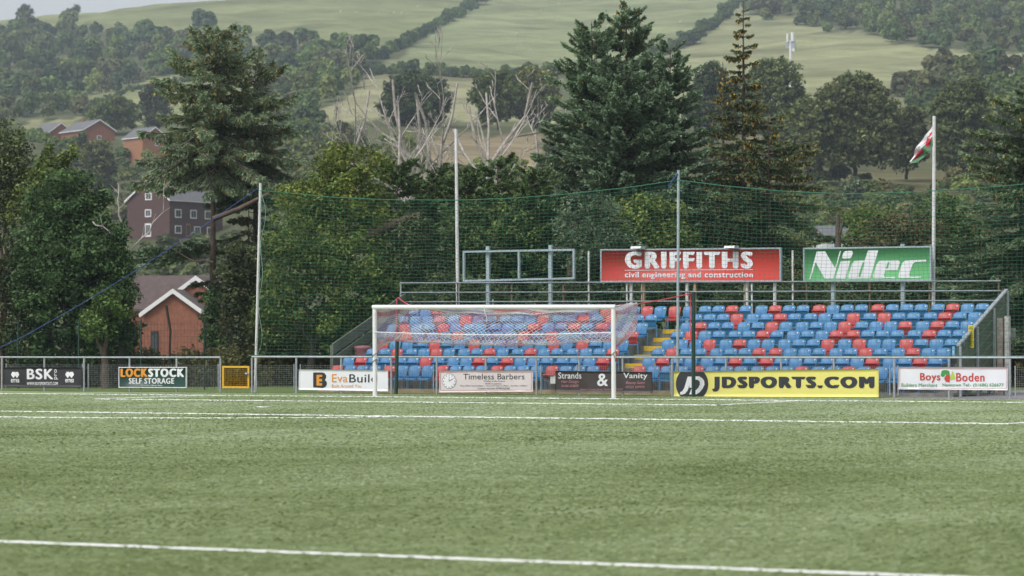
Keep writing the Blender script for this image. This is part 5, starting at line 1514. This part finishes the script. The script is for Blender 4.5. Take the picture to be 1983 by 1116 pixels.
def hill_tree(label, px, py_top, py_base, wpx, D, ca, cb, name='tree', lobes=7, spacing=None, per=20, bark='darkbark'):
    """a single broadleaved tree on the slope"""
    s = D/FPX
    h = (py_base-py_top)*s; w = wpx*s
    base = at_d(px, py_base, D); base[2] = min(base[2], float(terrain_z(px, D))+0.5)
    h = at_d(px, py_top, D)[2]-base[2]
    bl_ = []
    cz = base[2]+h*0.50
    c0 = at_d(px, (py_top+py_base)/2, D); c0[2] = cz
    bl_.append((c0, (w*0.40, w*0.34, h*0.46)))
    for k in range(lobes):
        a = 6.283*k/lobes+random.uniform(-0.3, 0.3)
        x = math.cos(a)*w*0.27*random.uniform(0.7, 1.15); z = math.sin(a)*h*0.24*random.uniform(0.8, 1.2)
        p = c0+RT*x+FH*random.uniform(-0.3, 0.1)*w+np.array([0, 0, z])
        r = random.uniform(0.19, 0.27)
        bl_.append((p, (w*r, w*r, h*r*0.95)))
    sp = spacing or max(0.6, h*0.085)
    return broadleaf(name, label, 'tree', base, bl_, ca, cb, spacing=sp, per=per, leaf=sp*0.27, trunk_r=h*0.022, bark=bark, inner=0.25)
hill_tree('lone spreading tree on the left skyline', 49, 7, 44, 36, 1480, *DK, lobes=5, spacing=1.6, per=12)
hill_tree('small dark tree on the skyline right of the lone spreading tree', 148, 8, 28, 18, 1480, *DK, lobes=4, spacing=1.4, per=12)
hill_tree('rounded mid green tree beside the far left houses', 226, 185, 262, 105, 730, (0.045, 0.062, 0.022), (0.10, 0.115, 0.045), spacing=1.3)
hill_tree('big dark round tree behind the dead birches', 805, 136, 262, 148, 560, (0.022, 0.034, 0.018), (0.055, 0.070, 0.032), spacing=1.2, per=24)
hill_tree('green round tree right of the dark round tree', 965, 134, 250, 110, 550, (0.032, 0.045, 0.018), (0.085, 0.10, 0.03), spacing=1.2, per=24)
hill_tree('lighter yellow green tree left of the blue green spruces', 1035, 126, 255, 100, 555, (0.06, 0.07, 0.02), (0.13, 0.13, 0.04), spacing=1.2, per=24)
hill_tree('dark tree between the tall spruces and the golden coned spruce', 1380, 118, 255, 105, 470, (0.022, 0.034, 0.02), (0.055, 0.07, 0.035), spacing=1.1)
hill_tree('pale green tree below the phone mast', 1500, 112, 250, 130, 455, (0.045, 0.062, 0.025), (0.10, 0.115, 0.05), spacing=1.1)
hill_tree('large spreading green tree in the middle of the right slope', 1655, 136, 345, 200, 400, (0.040, 0.052, 0.024), (0.105, 0.112, 0.052), lobes=10, spacing=0.95, per=24)
hill_tree('smaller green tree left of the large spreading tree', 1565, 180, 345, 90, 405, (0.045, 0.060, 0.026), (0.10, 0.115, 0.05), spacing=0.95)
hill_tree('tall green tree to the right behind the flag', 1862, 148, 330, 140, 410, (0.038, 0.052, 0.024), (0.092, 0.105, 0.045), lobes=9, spacing=0.95, per=24)
hill_tree('grey green tree between the large spreading tree and the flag', 1755, 200, 340, 95, 415, (0.04, 0.05, 0.026), (0.085, 0.095, 0.048), spacing=1.0)
hill_tree('dark tree at the right edge of the slope', 1955, 190, 300, 95, 430, (0.022, 0.032, 0.02), (0.055, 0.065, 0.035), spacing=1.0)
hill_tree('dark tree at the left of the far left field', 300, 160, 240, 60, 720, *DK, spacing=1.5)
hill_tree('dark conifer like tree in front of the red gabled houses', 158, 252, 305, 36, 600, *DK, lobes=5, spacing=1.1)
hill_tree('rounded olive bush below the far left houses', 190, 265, 320, 70, 560, (0.05, 0.06, 0.025), (0.10, 0.105, 0.045), spacing=1.1)
hill_tree('small grey bush on the brown bank', 1655, 338, 375, 42, 330, (0.05, 0.065, 0.045), (0.09, 0.11, 0.08), lobes=4, spacing=0.7)

# sheep dotted over the fields
wool = flat('wool', (0.6, 0.58, 0.52), 0.9)
sm = MB()
for k in range(5): sm.tube([(-0.55+0.0*k, 0, 0.62), (-0.45, 0, 0.66), (0, 0, 0.7), (0.4, 0, 0.68), (0.5, 0, 0.64)], [0.12, 0.27, 0.32, 0.28, 0.12], 8) if k == 0 else sm.box((-0.4+0.25*(k-1), -0.14 if k % 2 else 0.08, 0), (-0.33+0.25*(k-1), -0.08 if k % 2 else 0.14, 0.5))
sm.tube([(0.45, 0, 0.72), (0.62, 0, 0.84), (0.78, 0, 0.78)], [0.12, 0.12, 0.07], 6)
sheep_me = sm.mesh('sheep', wool)
for (a, c) in ((660, 22), (690, 25), (735, 25), (752, 27), (765, 25), (780, 25), (810, 13), (905, 25), (957, 4), (1050, 22), (1085, 35), (1002, 68), (1030, 100), (1320, 45), (1085, 8)):
    ht = hit(a, c)
    if ht:
        o = tag(link('sheep', sheep_me, None, ht[0]), 'tiny pale sheep grazing on the high green fields', 'sheep', 'sheep on the hill fields')
        o.rotation_euler = (0, 0, random.random()*6.28)

# ------------------------------------------------------------------ houses
def house(label, base, yaw, w, d, wall_h, roof_h, mw, mr, windows=(), doors=(), name='house', over=0.35, trim=True, chimney=None):
    """gabled house: gable faces local -y, ridge along y; windows (face, x, z, w, h)"""
    o = empty(name, base, label, 'house', None, yaw)
    mb = MB(); hw = w/2
    mb.poly_extrude([(-hw, 0, -3), (hw, 0, -3), (hw, 0, wall_h), (0, 0, wall_h+roof_h), (-hw, 0, wall_h)], (0, d, 0))
    link('wall', mb.mesh('wall', mw), o)
    mb = MB(); sl = roof_h/hw; t_ = 0.16
    for s_ in (-1, 1):
        e = hw+over
        mb.poly_extrude([(0, -over, wall_h+roof_h+0.03), (s_*e, -over, wall_h-over*sl+0.03), (s_*e, -over, wall_h-over*sl+0.03+t_), (0, -over, wall_h+roof_h+0.03+t_)], (0, d+2*over, 0))
    rf = link('roof', mb.mesh('roof', mr), o)
    if chimney is not None:
        link('chimney', MB().box((-0.3, chimney-0.3, wall_h+roof_h-0.3), (0.3, chimney+0.3, wall_h+roof_h+1.0)).mesh('chimney', mw), rf)
    if trim:
        mb = MB()
        for s_ in (-1, 1):
            e = hw+over
            mb.poly_extrude([(0, -over-0.05, wall_h+roof_h-0.12), (s_*e, -over-0.05, wall_h-over*sl-0.12), (s_*e, -over-0.05, wall_h-over*sl+0.2), (0, -over-0.05, wall_h+roof_h+0.2)], (0, 0.045, 0))
            mb.box((min(s_*e, s_*(e+0.06)), -over, wall_h-over*sl-0.05), (max(s_*e, s_*(e+0.06)), d+over, wall_h-over*sl+0.14))
        link('bargeboard', mb.mesh('bargeboard', M['trim']), o)
    def opening(face, x, z, ww, hh, nm, m):
        f = MB(); g_ = MB()
        if face == 'f':
            f.box((x-ww/2, -0.06, z), (x+ww/2, -0.005, z+hh)); g_.box((x-ww*0.36, -0.075, z+hh*0.14), (x-0.03, -0.062, z+hh*0.88)); g_.box((x+0.03, -0.075, z+hh*0.14), (x+ww*0.36, -0.062, z+hh*0.88))
        else:
            f.box((hw+0.005, x-ww/2, z), (hw+0.06, x+ww/2, z+hh)); g_.box((hw+0.062, x-ww*0.36, z+hh*0.14), (hw+0.075, x-0.03, z+hh*0.88)); g_.box((hw+0.062, x+0.03, z+hh*0.14), (hw+0.075, x+ww*0.36, z+hh*0.88))
        fo = link(nm, f.mesh(nm, m), o)
        link('pane', g_.mesh('pane', M['glass']), fo)
    for (face, x, z, ww, hh) in windows: opening(face, x, z, ww, hh, 'window', M['trim'])
    for (face, x, z, ww, hh, m) in doors: opening(face, x, z, ww, hh, 'door', m)
    return o
VY = math.atan2(RT[1], RT[0])            # yaw that faces a gable square to the viewer
D = 480; s = D/FPX
gp = at_d(287, 459, D)
house('dark brown three storey house with white windows on the slope', gp, VY-math.radians(34), 9.6, 14.0, 6.3, 3.3, M['brownwall'], M['slate'],
      windows=[('f', 0.1, 6.3, 1.5, 1.2), ('f', 0.0, 3.4, 1.4, 1.3), ('r', 2.2, 3.2, 1.7, 1.5), ('r', 6.2, 3.2, 1.7, 1.5), ('r', 10.0, 3.2, 1.7, 1.5), ('r', 2.2, 0.5, 1.7, 1.4), ('r', 7.2, 0.5, 1.7, 1.4), ('r', 10.6, 0.5, 1.7, 1.4)],
      doors=[('f', 0.0, 0.0, 1.3, 2.3, M['trim']), ('r', 4.8, 0.0, 1.1, 2.3, M['brickor'])])
D = 185; s = D/FPX
gp = px_base(336, D, -0.5)
house('red brick house with white edged gable behind the left rail', gp, VY-math.radians(4), 3.9, 9.0, zpx(604, D)+0.5, 1.40, M['brick'], M['brownroof'], doors=[('f', -1.25, 0.9, 0.5, 1.75, M['black'])], over=0.25)
gp = px_base(380, D+4, -0.5)
house('second brick gable close behind the red brick house', gp, VY-math.radians(4), 2.6, 5.0, zpx(563, D)+0.5, 0.95, M['brick'], M['brownroof'], over=0.2, doors=())
gp = px_base(262, D+10, -0.5)
house('long brown tiled roof to the left of the red brick house', gp, VY-math.radians(90), 5.0, 6.5, zpx(592, D)+0.5, 2.1, M['brick'], M['brownroof'], over=0.3, trim=False)
D = 690
gp = at_d(192, 268, D)
house('far red brick house with white gable beside the rounded tree', gp, VY+math.radians(36), 8.6, 12.0, 2.0, 2.5, M['brick'], M['slate'], windows=[('f', 0, -0.4, 1.2, 1.1)], over=0.4, chimney=8)
gp = at_d(118, 262, D+14)
house('far grey roofed house at the left of the far row', gp, VY+math.radians(40), 6.5, 9, 0.8, 2.2, M['brick'], M['slate'], over=0.3)
gp = at_d(300, 292, D-60)
house('far orange brick house with a dark roof partly behind the spruce', gp, VY+math.radians(40), 6.5, 8, 3.0, 2.2, M['brickor'], M['slate'], windows=[('f', 0.6, 1.1, 1.1, 1.2)], over=0.3)
gp = at_d(268, 278, D-50)
house('little white edged gable house left of the far orange brick house', gp, VY+math.radians(24), 3.2, 6, 0.6, 1.5, M['brickor'], M['slate'], over=0.2)
D = 150
gp = px_base(1022, D, -0.5)
house('brick bungalow with brown tiles glimpsed behind the empty sign frame', gp, VY-math.radians(88), 6.5, 3.2, zpx(592, D)+0.5, zpx(508, D)-zpx(592, D), M['brick'], M['brownroof'], over=0.3, trim=False)
D = 250
gp = px_base(1588, D, 0)
house('pale flat looking building with a grey roof between the boards', gp, VY-math.radians(84), 6, 5.5, zpx(462, D), 0.9, M['trim'], M['slate'], over=0.4, trim=False)
D = 140
gp = px_base(1768, D, -0.5)
house('small brick house with a white bay seen under the green board', gp, VY-math.radians(6), 2.6, 6, zpx(572, D)+0.5, 0.9, M['brickor'], M['slate'], windows=[('f', 0.25, zpx(597, D)+0.5, 1.1, 0.75)], over=0.2, trim=False)

# phone mast on the slope
D = 520
p = at_d(1531.5, 250, D); p[2] = float(terrain_z(1531, D))
tz = zpx(84, D); sx = D/FPX
mo = empty('phone_mast', p, 'white phone mast with two antenna panels above the trees', 'mast')
MB().tube([p, (p[0], p[1], tz+0.4)], [0.28, 0.22], 10).build('pole', M['white'], mo)
for dx, w_, z0_, z1_ in ((-7, 2.2, 83, 66), (3, 3.6, 82, 64)):
    c = at_d(1532+dx, 80, D)
    MB().tube([(c[0], c[1], zpx(z0_, D)), (c[0], c[1], zpx(z1_, D))], w_*sx, 10).build('antenna', M['white'], mo)
c = at_d(1536, 97, D)
MB().tube([c-FH*0.3, c+FH*0.1], [0.32, 0.28], 12).build('dish', M['white'], mo)
MB().box((p[0]-0.9, p[1]-0.15, tz-1.0), (p[0]+0.9, p[1]+0.15, tz+0.3)).build('bracket', M['galv'], mo)

# far air
hz = bpy.data.meshes.new('haze')
hb = MB().box((-1480, -1000, -4.5), (960, 1960, 420)).mesh('haze', None)
hm = bpy.data.materials.new('haze_air'); hm.use_nodes = True
hn = hm.node_tree; hn.nodes.remove(hn.nodes['Principled BSDF'])
pv = hn.nodes.new('ShaderNodeVolumePrincipled')
pv.inputs['Color'].default_value = (0.76, 0.89, 1.0, 1)
pv.inputs['Density'].default_value = 0.00024
pv.inputs['Anisotropy'].default_value = 0.2
hn.links.new(pv.outputs['Volume'], hn.nodes['Material Output'].inputs['Volume'])
hb.materials.append(hm)
tag(link('haze', hb), 'thin bluish air between the pitch and the hills', 'haze', kind='stuff')
